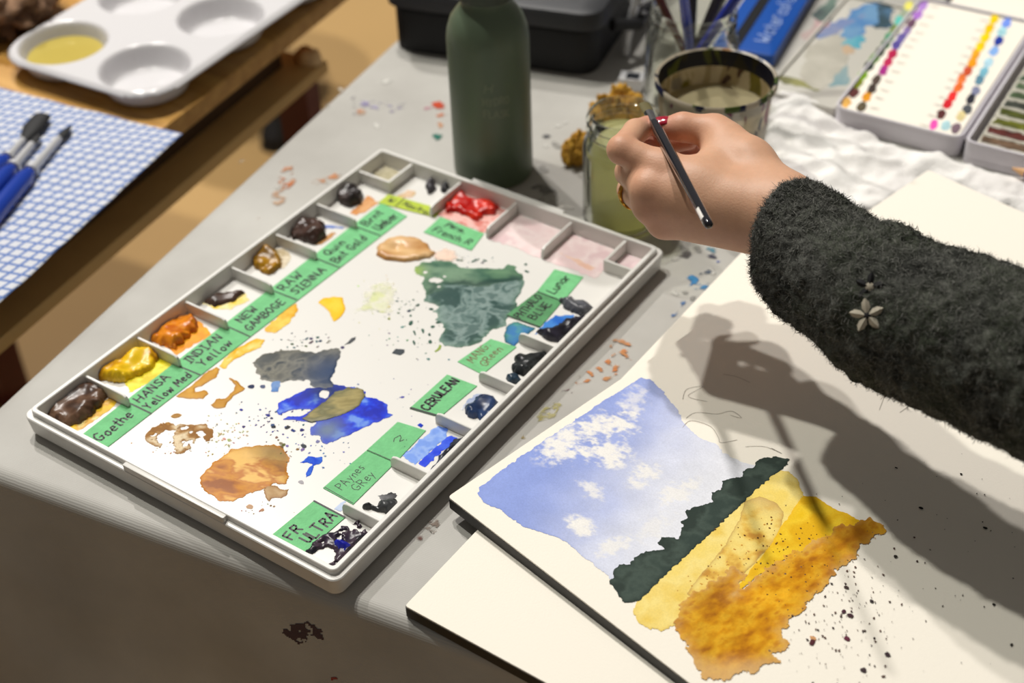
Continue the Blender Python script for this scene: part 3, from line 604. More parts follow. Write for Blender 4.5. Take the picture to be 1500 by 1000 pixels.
W('paint_wash', R6, 6.25, [(50, 200), (130, 150), (250, 135), (370, 145), (430, 180), (520, 210), (680, 205), (850, 215), (900, 180), (960, 180), (990, 240), (1035, 270), (1045, 340), (1020, 420), (980, 480), (990, 540), (930, 620), (880, 690), (880, 730), (820, 750), (740, 780), (690, 830), (640, 880), (560, 915), (430, 930), (330, 910), (270, 880), (290, 820), (320, 780), (300, 720), (230, 680), (270, 650), (240, 610), (200, 600), (270, 560), (210, 530), (130, 500), (140, 430), (130, 380), (100, 350), (130, 310), (120, 280), (60, 260)],
  greenf, 'large dark green and grey puddle of mixed paint', amp=.0013, h=.0002, relief=.0004, rfreq=60, mat=M_FILM, s=.0007, edge=.003, holes=[((634, 410), .003), ((642, 411), .0028), ((643, 420), .0016), ((651, 405), .0014), ((623, 399), .0018)])
gd = [(10, 640, 10, 9), (15, 705, 14, 26), (45, 800, 14, 30), (40, 890, 9, 24), (122, 780, 12, 22), (182, 812, 16, 18), (190, 880, 12, 16), (36, 495, 8, 6), (270, 700, 30, 12), (210, 740, 14, 10), (1060, 172, 14, 12), (1070, 235, 30, 12), (600, 135, 40, 8), (690, 135, 24, 8), (450, 130, 18, 6)]
for u, v_, rx, ry in gd:
    pc = Z(R6, 6.25, [(u, v_)])[0]; film('paint_spot', pal, ngon(pc[0], pc[1], max(rx / 6.25, 1.4), max(ry / 6.25, 1.2), 10, random.uniform(-.6, .6)), ZA, wash([(48, 84, 72), (80, 112, 98)], 200), amp=.0007, s=.0006)
film('paint_spot', pal, Z(R6, 6.25, [(225, 965), (260, 940), (275, 905), (290, 915), (280, 950), (240, 972)]), ZA, wash([(150, 170, 80)], 200), amp=.0004, s=.0006)
W('paint_wash', R6, 6.25, [(860, 820), (900, 720), (960, 690), (1100, 740), (1150, 750), (1020, 860), (960, 920), (880, 880)], wash([(70, 140, 110), (90, 160, 150), (70, 130, 180)], 110, grad=((742, 480), (756, 505), (56, 110, 190)), rim=(40, 90, 90)), 'teal wash between two tapes', amp=.0008)
def greyf(X, Y, D, sd):
    C = wash([(70, 74, 74), (98, 98, 92), (128, 126, 114), (60, 66, 70)], 85, 1.5, warp=.008, rim=(120, 118, 106), rimw=.0014)(X, Y, D, sd)
    c = P(484, 545, ZA); g = np.exp(-((X - c[0]) ** 2 + (Y - c[1]) ** 2) / .020 ** 2)[..., None]; return C * (1 - g) + lin((46, 66, 100)) * g
W('paint_wash', R4, S, [(180, 220), (240, 170), (330, 150), (420, 150), (500, 165), (560, 150), (630, 140), (640, 190), (610, 250), (595, 300), (600, 345), (560, 360), (490, 345), (480, 310), (380, 310), (290, 320), (220, 300), (195, 260)], greyf, 'grey puddle running into the blue', amp=.0016, h=.0002, relief=.00035, rfreq=55, mat=M_FILM, edge=.003)
W('paint_wash', R4, S, [(275, 370), (280, 320), (330, 310), (310, 370)], wash([(100, 140, 200), (150, 175, 215)], 150), amp=.0012)
def bluef(X, Y, D, sd):
    C = wash([(6, 30, 176), (12, 48, 214), (40, 84, 226), (110, 150, 232)], 110, 1.6, rim=(30, 60, 200))(X, Y, D, sd)
    c = P(478, 572, ZA); g = np.exp(-((X - c[0]) ** 2 + (Y - c[1]) ** 2) / .013 ** 2)[..., None]; C = C * (1 - g) + lin((24, 44, 96)) * g
    c = P(480, 630, ZA); g = np.exp(-((X - c[0]) ** 2 + (Y - c[1]) ** 2) / .011 ** 2)[..., None]; C = C * (1 - g) + lin((104, 122, 150)) * g
    return C
W('paint_wash', R4, S, [(310, 470), (310, 430), (370, 400), (430, 370), (480, 350), (540, 350), (600, 330), (660, 340), (740, 350), (770, 370), (770, 400), (830, 405), (880, 440), (890, 480), (920, 490), (880, 510), (830, 530), (760, 560), (700, 590), (620, 620), (570, 640), (540, 630), (530, 605), (480, 590), (480, 560), (520, 530), (440, 525), (400, 520), (340, 515), (370, 500), (430, 500), (490, 465), (430, 460), (370, 470), (320, 490)], bluef, 'bright ultramarine blue puddle', amp=.0010, h=.0002, relief=.0003, rfreq=60, mat=M_FILM, s=.0007, holes=[((475, 578), .0042)])
film('paint_wash', pal, Z(R4, S, [(440, 510), (500, 460), (560, 420), (610, 372), (680, 345), (760, 355), (765, 400), (735, 440), (700, 465), (640, 492), (560, 515), (490, 530)]), ZA + .0006, wash([(132, 120, 70), (164, 150, 96), (110, 108, 72), (176, 166, 120)], 75, 1.6, rim=(100, 100, 80), stretch=(.75, .35)), amp=.0008, h=.0003, edge=.003, mat=M_FILM, label='olive brush swirl over the blue puddle')
W('paint_wash', R4, S, [(430, 740), (470, 710), (540, 715), (545, 735), (500, 760), (490, 790), (460, 815), (455, 790), (490, 750), (460, 745)], wash([(30, 74, 210), (60, 110, 220)], 200), amp=.0010, s=.0006)
W('paint_spot', R4, S, [(905, 170), (930, 145), (975, 148), (975, 165), (950, 180)], wash([(72, 78, 84)], 200), amp=.0004, s=.0006)
W('paint_spot', R4, S, [(660, 125), (700, 90), (718, 84), (716, 100), (690, 118)], wash([(84, 86, 90)], 200), amp=.0005, s=.0006)
W('paint_spot', R4, S, [(1040, 545), (1055, 535), (1072, 545), (1060, 557)], wash([(30, 60, 190)], 200), amp=.0003, s=.0006)
W('paint_wash', R4, S, [(600, 985), (640, 950), (665, 940), (670, 965), (640, 1000)], wash([(196, 210, 236)], 200), amp=.0005)
dots = []
for cx, cy, sx, sy, n_, cl in ((400, 615, 50, 22, 60, (60, 76, 130)), (445, 500, 40, 12, 40, (90, 92, 96)), (590, 450, 40, 24, 40, (70, 100, 84)), (330, 635, 26, 20, 70, (190, 170, 140)), (470, 655, 40, 24, 40, (110, 130, 180)), (680, 380, 50, 10, 30, (90, 100, 110)), (250, 660, 40, 10, 24, (180, 150, 110)), (400, 660, 22, 20, 24, (120, 105, 80)), (600, 500, 50, 24, 30, (120, 140, 130)), (560, 440, 24, 26, 30, (196, 204, 120)), (380, 745, 30, 10, 12, (150, 120, 90)), (590, 575, 50, 24, 14, (90, 110, 170))):
    for i in range(n_): dots.append((random.gauss(cx, sx * .6), random.gauss(cy, sy * .6), random.uniform(.0002, .0008) if random.random() < .85 else random.uniform(.0008, .0016), tuple(int(np.clip(c + random.uniform(-25, 25), 0, 255)) for c in cl)))
dots += [(445, 653, .0022, (70, 74, 80)), (401, 625, .0018, (50, 54, 60)), (421, 626, .0020, (60, 62, 66)), (412, 655, .0018, (110, 90, 60)), (436, 658, .0012, (140, 110, 70)), (441, 706, .0020, (175, 172, 178)), (342, 760, .0022, (120, 86, 66)), (366, 742, .0022, (196, 160, 130)), (384, 747, .0014, (186, 140, 110)), (385, 566, .002, (90, 100, 130)), (368, 566, .0022, (50, 60, 90)), (612, 447, .0016, (46, 80, 66)), (570, 467, .0012, (140, 150, 60))]
specks('paint_speckles', pal, dots, ZA, (90, 90, 90), kind='stuff')

# ---- paint in the wells
def dollop(reg, sc, pts, cols, h=.005, lab=None, freq=110, rel=None, mat=None, amp=.0016, edge=.005, **k):
    return film('paint_dollop', pal, Z(reg, sc, pts), ZA, wash(cols, freq, 1.6, **k), label=lab, amp=amp, h=h, edge=edge, relief=h * .75 if rel is None else rel, rfreq=75, mat=mat or M_WET, s=.0007, clip=INN)
FLM = dict(h=.0003, rel=0.0, edge=.001)
def thin(reg, sc, pts, cols, lab=None, freq=130, amp=.0012, **k): return film('paint_smear', pal, Z(reg, sc, pts), ZA, wash(cols, freq, 1.6, **k), label=lab, amp=amp, h=.0001, mat=M_FILM, s=.0007, clip=INN)
ID = (0, 0, 0, 0)
thin(ID, 1, [(85, 622), (140, 600), (165, 580), (174, 588), (150, 609), (112, 632), (95, 630)], [(232, 190, 40), (214, 160, 60), (245, 225, 150)])
dollop(ID, 1, [(62, 607), (75, 590), (95, 575), (110, 567), (130, 564), (150, 567), (163, 577), (150, 592), (140, 604), (118, 620), (100, 625), (80, 619)], [(58, 38, 26), (86, 60, 44), (104, 78, 60)], .006, 'chocolate brown paint')
thin(R2, S, [(425, 250), (520, 215), (560, 260), (620, 330), (580, 350), (640, 320), (780, 240), (830, 180), (800, 150), (740, 100), (640, 90), (560, 160)], [(240, 224, 30), (250, 238, 80), (222, 200, 20)], 'bright yellow paint film')
dollop(R2, S, [(415, 240), (470, 205), (560, 190), (640, 135), (740, 120), (755, 160), (730, 210), (650, 255), (590, 285), (520, 290), (440, 265)], [(186, 130, 6), (222, 170, 14), (238, 196, 30)], .006, 'dark yellow paint')
thin(R3, S, [(0, 830), (60, 780), (150, 740), (260, 750), (310, 800), (330, 830), (250, 860), (190, 900), (130, 930), (100, 900)], [(242, 180, 30), (236, 150, 30)])
dollop(R3, S, [(0, 850), (60, 790), (130, 750), (210, 722), (252, 755), (240, 800), (190, 850), (130, 895), (60, 880)], [(206, 112, 14), (224, 138, 30), (190, 96, 10)], .006, 'orange paint')
thin(R3, S, [(270, 655), (400, 620), (500, 605), (520, 640), (420, 690), (330, 690)], [(240, 206, 60), (246, 236, 190)])
dollop(R3, S, [(275, 655), (340, 620), (480, 592), (500, 605), (440, 650), (340, 680)], [(50, 36, 30), (76, 56, 46)], .0025, 'dark brown smear of paint')
dollop(R3, S, [(530, 445), (570, 410), (630, 385), (690, 430), (690, 470), (620, 512), (560, 482)], [(150, 104, 10), (176, 128, 20), (120, 84, 10)], .006, 'ochre paint')
thin(R3, S, [(640, 380), (700, 370), (740, 420), (700, 480), (660, 470)], [(226, 214, 190), (170, 150, 110)])
thin(R3, S, [(850, 240), (1000, 255), (1015, 270), (880, 262)], [(120, 140, 200)]); thin(R3, S, [(860, 350), (960, 285), (975, 292), (900, 350)], [(196, 146, 90)])
dollop(R3, S, [(730, 290), (790, 240), (850, 220), (910, 262), (920, 310), (860, 350), (800, 340), (750, 320)], [(44, 30, 26), (70, 48, 40)], .007, 'blackish brown paint')
thin(R3, S, [(1050, 185), (1110, 130), (1140, 95), (1195, 130), (1130, 180), (1080, 198)], [(206, 134, 70), (222, 170, 120)])
dollop(R3, S, [(978, 112), (1020, 78), (1080, 68), (1122, 100), (1100, 142), (1040, 162), (1000, 142)], [(40, 34, 34), (66, 56, 54)], .007, 'dark umber paint')
film('paint_smear', pal, [(.0105, .3625), (.0380, .3625), (.0380, .3900), (.0105, .3900)], ZA, wash([(168, 160, 130), (196, 188, 164)], 110), amp=.002, h=.0004, poly_world=True, clip=INN)
film('paint_smear', pal, [(.2505, .3650), (.2700, .3650), (.2700, .3900), (.2505, .3900)], ZA, wash([(226, 200, 204), (236, 216, 216)], 110), amp=.001, h=.0004, poly_world=True, clip=INN)
film('paint_spot', pal, ngon(899, 384, 5, 5), ZA, wash([(50, 24, 26)], 200), amp=.0008, h=.001); film('paint_spot', pal, ngon(912, 368, 3, 4), ZA, wash([(70, 34, 40)], 200), amp=.0008, h=.001)
dollop(R8, 5.77, [(705, 262), (740, 212), (790, 205), (805, 250), (790, 300), (740, 312)], [(38, 36, 42), (60, 56, 60)], .005, 'black paint'); dollop(R8, 5.77, [(835, 252), (880, 230), (930, 240), (890, 302), (850, 312)], [(34, 34, 38), (56, 54, 58)], .005)
thin(R8, 5.77, [(470, 330), (560, 280), (640, 300), (600, 340), (520, 350)], [(220, 190, 160), (200, 170, 110)])
film('paint_smear', pal, [(.0930, .3540), (.1440, .3540), (.1440, .3900), (.0930, .3900)], ZA, wash([(226, 160, 150), (236, 196, 188), (214, 130, 120)], 110), amp=.002, h=.0003, poly_world=True, clip=INN, label='thin red wash staining the well')
dollop(R8, 5.77, [(880, 420), (960, 330), (1020, 318), (1100, 368), (1250, 390), (1350, 430), (1300, 490), (1200, 500), (1150, 550), (1050, 505), (960, 472), (900, 472)], [(196, 26, 14), (222, 50, 20), (176, 16, 10)], .005, 'glossy red paint')
for x0_, x1_ in ((.1480, .1970), (.2005, .2470)):
    film('paint_smear', pal, [(x0_, .3500), (x1_, .3500), (x1_, .3905), (x0_, .3905)], ZA, wash([(232, 206, 206), (240, 222, 220), (224, 196, 198)], 60), amp=.0015, h=.0002, poly_world=True, clip=INN, label='faint pink stain in the well')
thin(R9, 6.25, [(1200, 720), (1380, 780), (1480, 860), (1420, 840), (1200, 760)], [(240, 212, 196)])
film('paint_smear', pal, [(810, 366), (850, 380), (874, 392), (866, 400), (845, 388)], ZA, wash([(240, 206, 184), (232, 190, 170)], 100), amp=.001, h=.0002)
# right hand wells
film('paint_dollop', pal, Z(R7, 6.667, [(95, 795), (200, 690), (300, 612), (400, 592), (470, 545), (560, 545), (640, 478), (690, 510), (680, 555), (745, 602), (650, 690), (560, 800), (400, 945), (332, 920), (400, 880), (412, 800), (340, 750), (240, 760), (190, 815), (112, 802)]), ZA, wash([(26, 24, 34), (64, 50, 62), (44, 34, 52)], 120), label='purple black paint', amp=.0014, h=.0018, edge=.003, relief=.0016, rfreq=150, mat=M_WET, s=.0006, hnoise=(170, -.28, .03), clip=INN)
dollop(R7, 6.667, [(390, 710), (480, 690), (572, 722), (570, 770), (500, 805), (430, 785)], [(14, 20, 120), (24, 34, 170)], .005, 'deep blue paint')
dollop(R7, 6.667, [(680, 360), (740, 330), (800, 350), (880, 300), (940, 270), (1000, 266), (1020, 300), (1000, 360), (920, 415), (830, 400), (740, 380)], [(30, 31, 33), (58, 60, 62), (40, 42, 44)], .004, 'charcoal black paint')
thin(R7, 6.667, [(820, 240), (880, 230), (960, 210), (1010, 205), (1010, 250), (880, 290), (850, 280)], [(44, 44, 46), (110, 110, 112)])
thin(R4, S, [(1085, 592), (1150, 545), (1200, 570), (1190, 612), (1030, 752), (968, 705)], [(120, 156, 232), (150, 180, 238), (90, 130, 226)], 'pale blue streak of paint')
thin(R4, S, [(1205, 600), (1255, 612), (1150, 700), (1080, 762), (1038, 746)], [(24, 60, 216), (60, 96, 228)], 'bright blue streak of paint')
dollop(R4, S, [(1295, 598), (1275, 650), (1150, 785), (1108, 780), (1200, 662), (1240, 622)], [(24, 26, 34), (44, 48, 60)], .003, 'black blue paint')
dollop(R11, 8.333, [(150, 480), (240, 430), (330, 360), (430, 320), (540, 350), (572, 420), (560, 500), (500, 570), (400, 642), (250, 602), (170, 552)], [(26, 42, 74), (44, 66, 106), (34, 52, 88)], .004, 'navy blue paint')
thin(R11, 8.333, [(110, 500), (200, 400), (300, 320), (380, 310), (330, 360), (210, 440), (150, 520)], [(150, 165, 200), (226, 228, 232)], amp=.0018)
dollop(R5, S, [(680, 560), (700, 512), (770, 500), (862, 488), (865, 522), (800, 582), (740, 612), (690, 602)], [(20, 22, 24), (40, 44, 46)], .0055, 'black green paint'); dollop(R5, S, [(650, 622), (700, 600), (732, 640), (702, 652), (662, 652)], [(20, 26, 34), (36, 56, 72)], .004)
thin(R5, S, [(800, 392), (850, 332), (905, 298), (1000, 288), (1012, 322), (930, 362), (860, 372)], [(40, 104, 196), (70, 134, 210)], 'blue paint smear')
dollop(R5, S, [(808, 382), (900, 370), (960, 322), (1062, 298), (1085, 312), (1000, 382), (930, 442), (880, 432)], [(18, 18, 26), (40, 38, 50)], .005, 'blue black paint')
dollop(R5, S, [(930, 222), (980, 208), (1062, 230), (1112, 268), (1052, 292), (992, 282), (950, 252)], [(92, 94, 100), (70, 72, 78)], .005, 'grey slab of half dry paint')

# ================================================================== WATERCOLOUR BLOCKS AND THE PAINTING
M_PAPER = pmat('cream_watercolour_paper', (245, 239, 226), rough=.75, spec=.2, bump=.12, bscale=900)
M_BLACKEDGE = pmat('black_block_edge', (30, 28, 27), rough=.5)
M_PAGES = pmat('page_edges', (196, 188, 170), rough=.8, noise=.2, nscale=300)
ZB1, ZB2 = 0.009, 0.0185
def quad_from(px_a, px_b, width, z):
    "rectangle with the edge a-b (pixels on plane z) that runs to the right by width"
    a = P(*px_a, z)[:2]; b = P(*px_b, z)[:2]; d = (b - a) / np.linalg.norm(b - a); r = np.array([d[1], -d[0]])
    return [a, a + r * width, b + r * width, b]
lo = thing('watercolour_block', 'lower blank watercolour block with cream paper under the painting', 'paper block', (*P(700, 900, 0)[:2], 0))
lq = quad_from((592, 887), (1122, 331), .36, ZB1)
MB().prism(rpoly(lq, .002), 0.0, ZB1 - .001).build('block_edge', M_BLACKEDGE, lo, False)
MB().prism(rpoly(inset(np.array(lq), .0003), .002), ZB1 - .001, ZB1, .0003).build('top_sheet', M_PAPER, lo, False)
up = thing('watercolour_block', 'upper watercolour block with a wet landscape painting of sky, trees and golden field', 'painting', (*P(1000, 800, ZB1)[:2], ZB1))
uq = quad_from((655, 727), (1360, 248), .40, ZB2)
MB().prism(rpoly(uq, .003), ZB1 + .0002, ZB2 - .0012).build('block_edge', M_BLACKEDGE, up, False)
MB().prism(rpoly(inset(np.array(uq), .0003), .003), ZB2 - .0012, ZB2, .0003).build('top_sheet', M_PAPER, up, False)
# near edge tab of page ends lying on the lower block beside the upper one
Q1 = (580, 540, 1080, 874); q1 = 2.994; Q2 = (860, 640, 1360, 1000); q2 = 2.778
zs = ZB2
sky = [(700, 722), (707, 711), (760, 670), (820, 630), (880, 590), (938, 553), (952, 556), (968, 568), (980, 585), (994, 603), (1000, 618), (1011, 630), (1027, 643), (1048, 650), (1061, 663), (1078, 673), (1110, 684), (1140, 690), (1100, 740), (910, 870), (900, 858), (885, 838), (860, 820), (830, 795), (818, 785), (800, 782), (765, 770), (730, 745), (706, 736)]
clouds = [((845, 640), 62, 26, -.35, 1.0), ((905, 620), 44, 24, -.2, 1.0), ((880, 665), 46, 24, .0, 1.0), ((820, 665), 30, 18, 0, .9), ((930, 590), 30, 24, -.6, .6), ((868, 715), 26, 14, .4, .8), ((850, 770), 26, 16, .5, 1.0), ((945, 695), 26, 16, -.5, .9), ((995, 720), 30, 18, -.5, .8), ((900, 800), 30, 14, -.4, .8), ((960, 770), 40, 18, -.5, .5)]
def skyf(X, Y, D, sd):
    a = P(760, 690, zs)[:2]; b_ = P(1010, 790, zs)[:2]; e = b_ - a
    g = np.clip(((X - a[0]) * e[0] + (Y - a[1]) * e[1]) / (e @ e) + .18 * fbm(X * 28, Y * 28, sd), 0, 1)
    g = (g * g * (3 - 2 * g))[..., None]
    C = lin((146, 164, 226)) * (1 - g) + lin((232, 234, 242)) * g
    C = C * (1 + .10 * fbm(X * 70, Y * 70, sd + 8, 5))[..., None]
    gr = 1 - 0.05 * (fbm(X * 900, Y * 900, sd + 21, 2))[..., None]; C = C * gr
    px, py, _ = proj(np.stack([X, Y, np.full(X.shape, zs)], -1))
    for (cx, cy), rx, ry, rot, st in clouds:
        u = (px - cx) * math.cos(rot) + (py - cy) * math.sin(rot); v = -(px - cx) * math.sin(rot) + (py - cy) * math.cos(rot)
        d = 1 - np.hypot(u / rx, v / ry)
        n = fbm(X * 90 + .002 * cx, Y * 160, 5, 5) * 1.2 + .9 * fbm(X * 380, Y * 520, 9, 4)
        k = (st * sstep(-.15, .85, d * 1.0 + n * .95))[..., None] * sstep(-.55, .25, d)[..., None]
        C = C * (1 - k) + lin((242, 240, 236)) * k
    k = np.exp(-D / .0010)[..., None] * .5; C = C * (1 - k) + lin((132, 150, 220)) * k * np.clip(1 - g, 0, 1) + C * k * g
    return C
film('sky_wash', up, sky, zs, skyf, amp=.0011, freq=300, s=.0007, h=.00005, label='blue sky wash with white clouds', mat=M_WASH)
yel = Z(Q2, q2, [(190, 700), (215, 645), (385, 475), (585, 290), (775, 130), (820, 140), (860, 175), (880, 230), (870, 300), (840, 360), (800, 400), (700, 560), (560, 660), (430, 690), (370, 760), (300, 785), (240, 775), (200, 745)])
film('field_wash', up, yel, zs + .0001, wash([(244, 216, 112), (248, 226, 140), (238, 206, 100)], 50, 1.3, rim=(236, 206, 110)), amp=.0012, freq=300, s=.0007, h=.00005, label='pale yellow field wash')
lobe = Z(Q2, q2, [(640, 265), (700, 240), (760, 262), (800, 305), (790, 380), (750, 440), (650, 545), (560, 645), (430, 655), (400, 640), (480, 540), (560, 440), (620, 340)])
film('field_wash', up, lobe, zs + .0002, wash([(246, 222, 132), (244, 216, 122), (236, 196, 92), (204, 148, 60)], 95, 1.35, rim=(200, 166, 96), rimw=.0010, grad=((1120, 780), (1150, 745), (210, 178, 112))), amp=.0006, s=.0007, h=.00005, label='tan lobed wash')
bri = Z(Q2, q2, [(770, 400), (820, 320), (880, 240), (930, 245), (1000, 290), (1060, 310), (1110, 342), (1060, 380), (1000, 400), (900, 450), (800, 500), (700, 560), (600, 640), (590, 635), (650, 560), (740, 450)])
film('field_wash', up, bri, zs + .0003, wash([(240, 196, 30), (246, 206, 50), (232, 180, 24)], 70, 1.4, rim=(240, 190, 40)), amp=.0007, s=.0007, h=.00005, label='bright yellow wash')
orange = Z(Q2, q2, [(1010, 365), (1110, 345), (1150, 330), (1200, 360), (1215, 390), (1170, 400), (1120, 440), (1090, 490), (1040, 520), (1000, 570), (960, 620), (890, 680), (880, 710), (820, 750), (790, 800), (820, 840), (800, 870), (760, 880), (780, 920), (720, 915), (690, 950), (590, 970), (560, 985), (470, 975), (430, 900), (400, 840), (370, 780), (365, 740), (380, 690), (420, 650), (500, 590), (560, 560), (600, 520), (640, 560), (600, 640), (700, 560), (800, 492), (900, 440), (980, 400)])
def orangef(X, Y, D, sd):
    C = wash([(172, 104, 2), (200, 132, 4), (216, 152, 14), (228, 172, 34), (196, 126, 4)], 210, .85, stretch=(1.3, .6))(X, Y, D, sd) * (1 + .30 * fbm(X * 55, Y * 55, sd + 14, 4) + .10 * fbm(X * 600, Y * 600, sd + 15, 2))[..., None]
    k = np.exp(-D / .0030)[..., None] * .85 * np.clip(.75 + fbm(X * 60, Y * 60, sd + 2), 0, 1)[..., None]; C = C * (1 - k) + lin((214, 170, 104)) * k
    px, py, _ = proj(np.stack([X, Y, np.full(X.shape, zs)], -1))
    d = np.exp(-(((px - 1255) / 34) ** 2 + ((py - 785) / 26) ** 2))[..., None] * .7; C = C * (1 - d) + lin((150, 92, 14)) * d
    d = sstep(950, 985, py + 12 * fbm(X * 80, Y * 80, 3))[..., None] * .7; return C * (1 - d) + lin((218, 178, 120)) * d
film('field_wash', up, orange, zs + .0004, orangef, amp=.0024, freq=330, s=.0007, h=.00005, oc=5, label='burnt orange field wash with ragged dry brush edge')
# rusty granulation inside the tan lobe
rust = []
for i in range(40):
    t_ = random.random(); rust.append((1010 + 110 * t_ + random.gauss(0, 16), 870 - 105 * t_ + random.gauss(0, 12), random.uniform(.0002, .0008), random.choice([(206, 150, 60), (214, 164, 84), (196, 136, 50)])))
specks('granulation', up, rust, zs + .0003, (190, 130, 50), kind='stuff')
tree = Z(Q2, q2, [(95, 585), (110, 570), (105, 555), (130, 515), (175, 520), (190, 490), (240, 465), (320, 460), (290, 430), (300, 405), (370, 415), (390, 365), (385, 345), (410, 330), (405, 300), (440, 285), (510, 265), (505, 225), (545, 215), (550, 180), (630, 160), (640, 130), (680, 125), (690, 95), (760, 80), (820, 90), (815, 110), (780, 140), (700, 205), (600, 300), (500, 395), (400, 485), (300, 580), (220, 660), (190, 670), (150, 675), (130, 650), (120, 625), (95, 600)])
film('treeline', up, tree, zs + .0002, wash([(54, 68, 62), (70, 84, 76), (48, 60, 54)], 90, 1.5, rim=(44, 56, 50)), amp=.0009, freq=420, s=.0006, h=.0001, label='dark green row of painted trees')
sp = []
for i in range(230):
    t_ = random.random() ** .9; sp.append((random.gauss(1215, 48) + 25 * random.random(), random.gauss(900, 62), random.choice([.0002, .0003, .0003, .0004, .0005, .0007]), random.choice([(70, 50, 46), (90, 66, 58), (60, 52, 54), (110, 86, 76)])))
for i in range(70): sp.append((random.gauss(1130, 40), random.gauss(800, 30), random.choice([.0003, .0004, .0006]), random.choice([(120, 76, 26), (96, 62, 30)])))
for i in range(45): sp.append((random.uniform(1240, 1490), random.uniform(660, 980), random.choice([.0002, .0003, .0005]), (70, 62, 58)))
sp += [(1190, 940, .0019, (88, 44, 50)), (1191, 934, .0016, (214, 160, 110)), (1241, 935, .0017, (104, 48, 66)), (1236, 895, .0014, (78, 46, 58)), (1245, 901, .0017, (70, 46, 52)), (1277, 880, .0012, (60, 52, 52)), (1312, 815, .0012, (60, 54, 50)), (1349, 744, .0014, (24, 24, 22)), (1443, 773, .0012, (24, 24, 22)), (1313, 685, .0008, (24, 24, 22)), (1300, 958, .0017, (66, 52, 56)), (1265, 981, .0017, (66, 52, 56)), (1482, 944, .001, (40, 36, 34)), (1240, 860, .0014, (70, 56, 52)), (1456, 885, .001, (40, 36, 34)), (1408, 694, .0008, (24, 24, 22))]
specks('paint_splatter', up, sp, zs + .0005, (70, 50, 46), label='dark speckled splatter', kind='stuff')
pen = [[(1000, 585), (1006, 570), (1030, 566), (1008, 580), (1036, 588)], [(1005, 612), (1020, 604), (1050, 606), (1072, 602), (1086, 612), (1070, 608)], [(1000, 626), (1012, 616), (1040, 624), (1052, 640), (1056, 648), (1080, 644)], [(1092, 654), (1120, 654), (1145, 664), (1130, 656)], [(1290, 585), (1296, 578), (1288, 600)], [(1318, 604), (1338, 590)], [(1060, 548), (1080, 552), (1098, 560)]]
def curvy(l):
    l = [l[0]] + list(l) + [l[-1]]; out = []
    for i in range(1, len(l) - 2):
        p = [np.array(l[i + k], float) for k in (-1, 0, 1, 2)]
        for t in np.linspace(0, 1, 8, endpoint=False): out.append(.5 * (2 * p[1] + (p[2] - p[0]) * t + (2 * p[0] - 5 * p[1] + 4 * p[2] - p[3]) * t * t + (3 * p[1] - p[0] - 3 * p[2] + p[3]) * t ** 3))
    return out + [np.array(l[-1], float)]
ribbons('pencil_sketch', up, [[P(*p, zs + .0002) for p in curvy(l)] for l in pen], .00028, pmat('graphite', (160, 152, 142), rough=.6))

# ================================================================== BOTTLE, JARS, TUB
bc = np.array([0.0866, 0.4442, 0.0]); BR = .0336
M_GREEN = pmat('sage_green_powder_coat', (84, 98, 78), rough=.42, spec=.5, bump=.08, bscale=2500)
bot = thing('water_bottle', 'sage green steel water bottle standing behind the palette', 'water bottle', bc)
MB().lathe([(0, 0), (BR - .004, 0), (BR - .001, .001), (BR, .005), (BR, .128), (BR - .001, .136), (BR - .004, .145), (BR - .009, .152), (BR - .013, .157), (.0190, .161), (.0190, .168), (0, .168)], bc, 72).build('body', M_GREEN, bot, True, 50)
MB().lathe([(0, .164), (.0225, .164), (.0235, .167), (.0235, .196), (.0222, .199), (0, .199)], bc, 48).build('cap', pmat('dark_green_cap', (46, 54, 44), rough=.5), bot, True, 40)
MB().tube([bc + (-.018, 0, .199), bc + (-.018, 0, .215), bc + (-.008, 0, .224), bc + (.008, 0, .224), bc + (.018, 0, .215), bc + (.018, 0, .199)], .0042, 12).build('carry_loop', pmat('dark_green_cap', (46, 54, 44)), bot)
def wrap(txts, c, r, ang0, mat, width, nm, parent):
    ls = []
    for t_, s0, z, size, wid in txts:
        for st_ in strokes(t_, np.zeros(3), np.array([1.0, 0, 0]), np.array([0, 0, 1.0]), size, wid):
            ls.append([np.array([s0 + p[0], 0, z + p[2]]) for p in st_])
    v = []; f = []
    for pl in ls:
        for a, b_ in zip(pl[:-1], pl[1:]):
            d = b_ - a; n_ = np.linalg.norm(d)
            if n_ < 1e-6: continue
            d /= n_; s_ = np.array([-d[2], 0, d[0]]) * width / 2; k = len(v)
            for p in (a - s_, b_ - s_, b_ + s_, a + s_): an = ang0 + p[0] / r; v.append((c[0] + (r + .0002) * math.cos(an), c[1] + (r + .0002) * math.sin(an), c[2] + p[2]))
            f.append((k, k + 1, k + 2, k + 3))
    return raw(nm, v, f, mat, parent, False)
ca = math.atan2(CAM[1] - bc[1], CAM[0] - bc[0])
wrap([('HYDRO', -.006, .083, .0068, .021), ('FLASK', -.006, .0715, .0068, .021), ('H', -.0045, .0945, .0075, .0055)], bc, BR, ca, pmat('faint_logo', (110, 117, 96), rough=.5), .0012, 'lettering', bot)
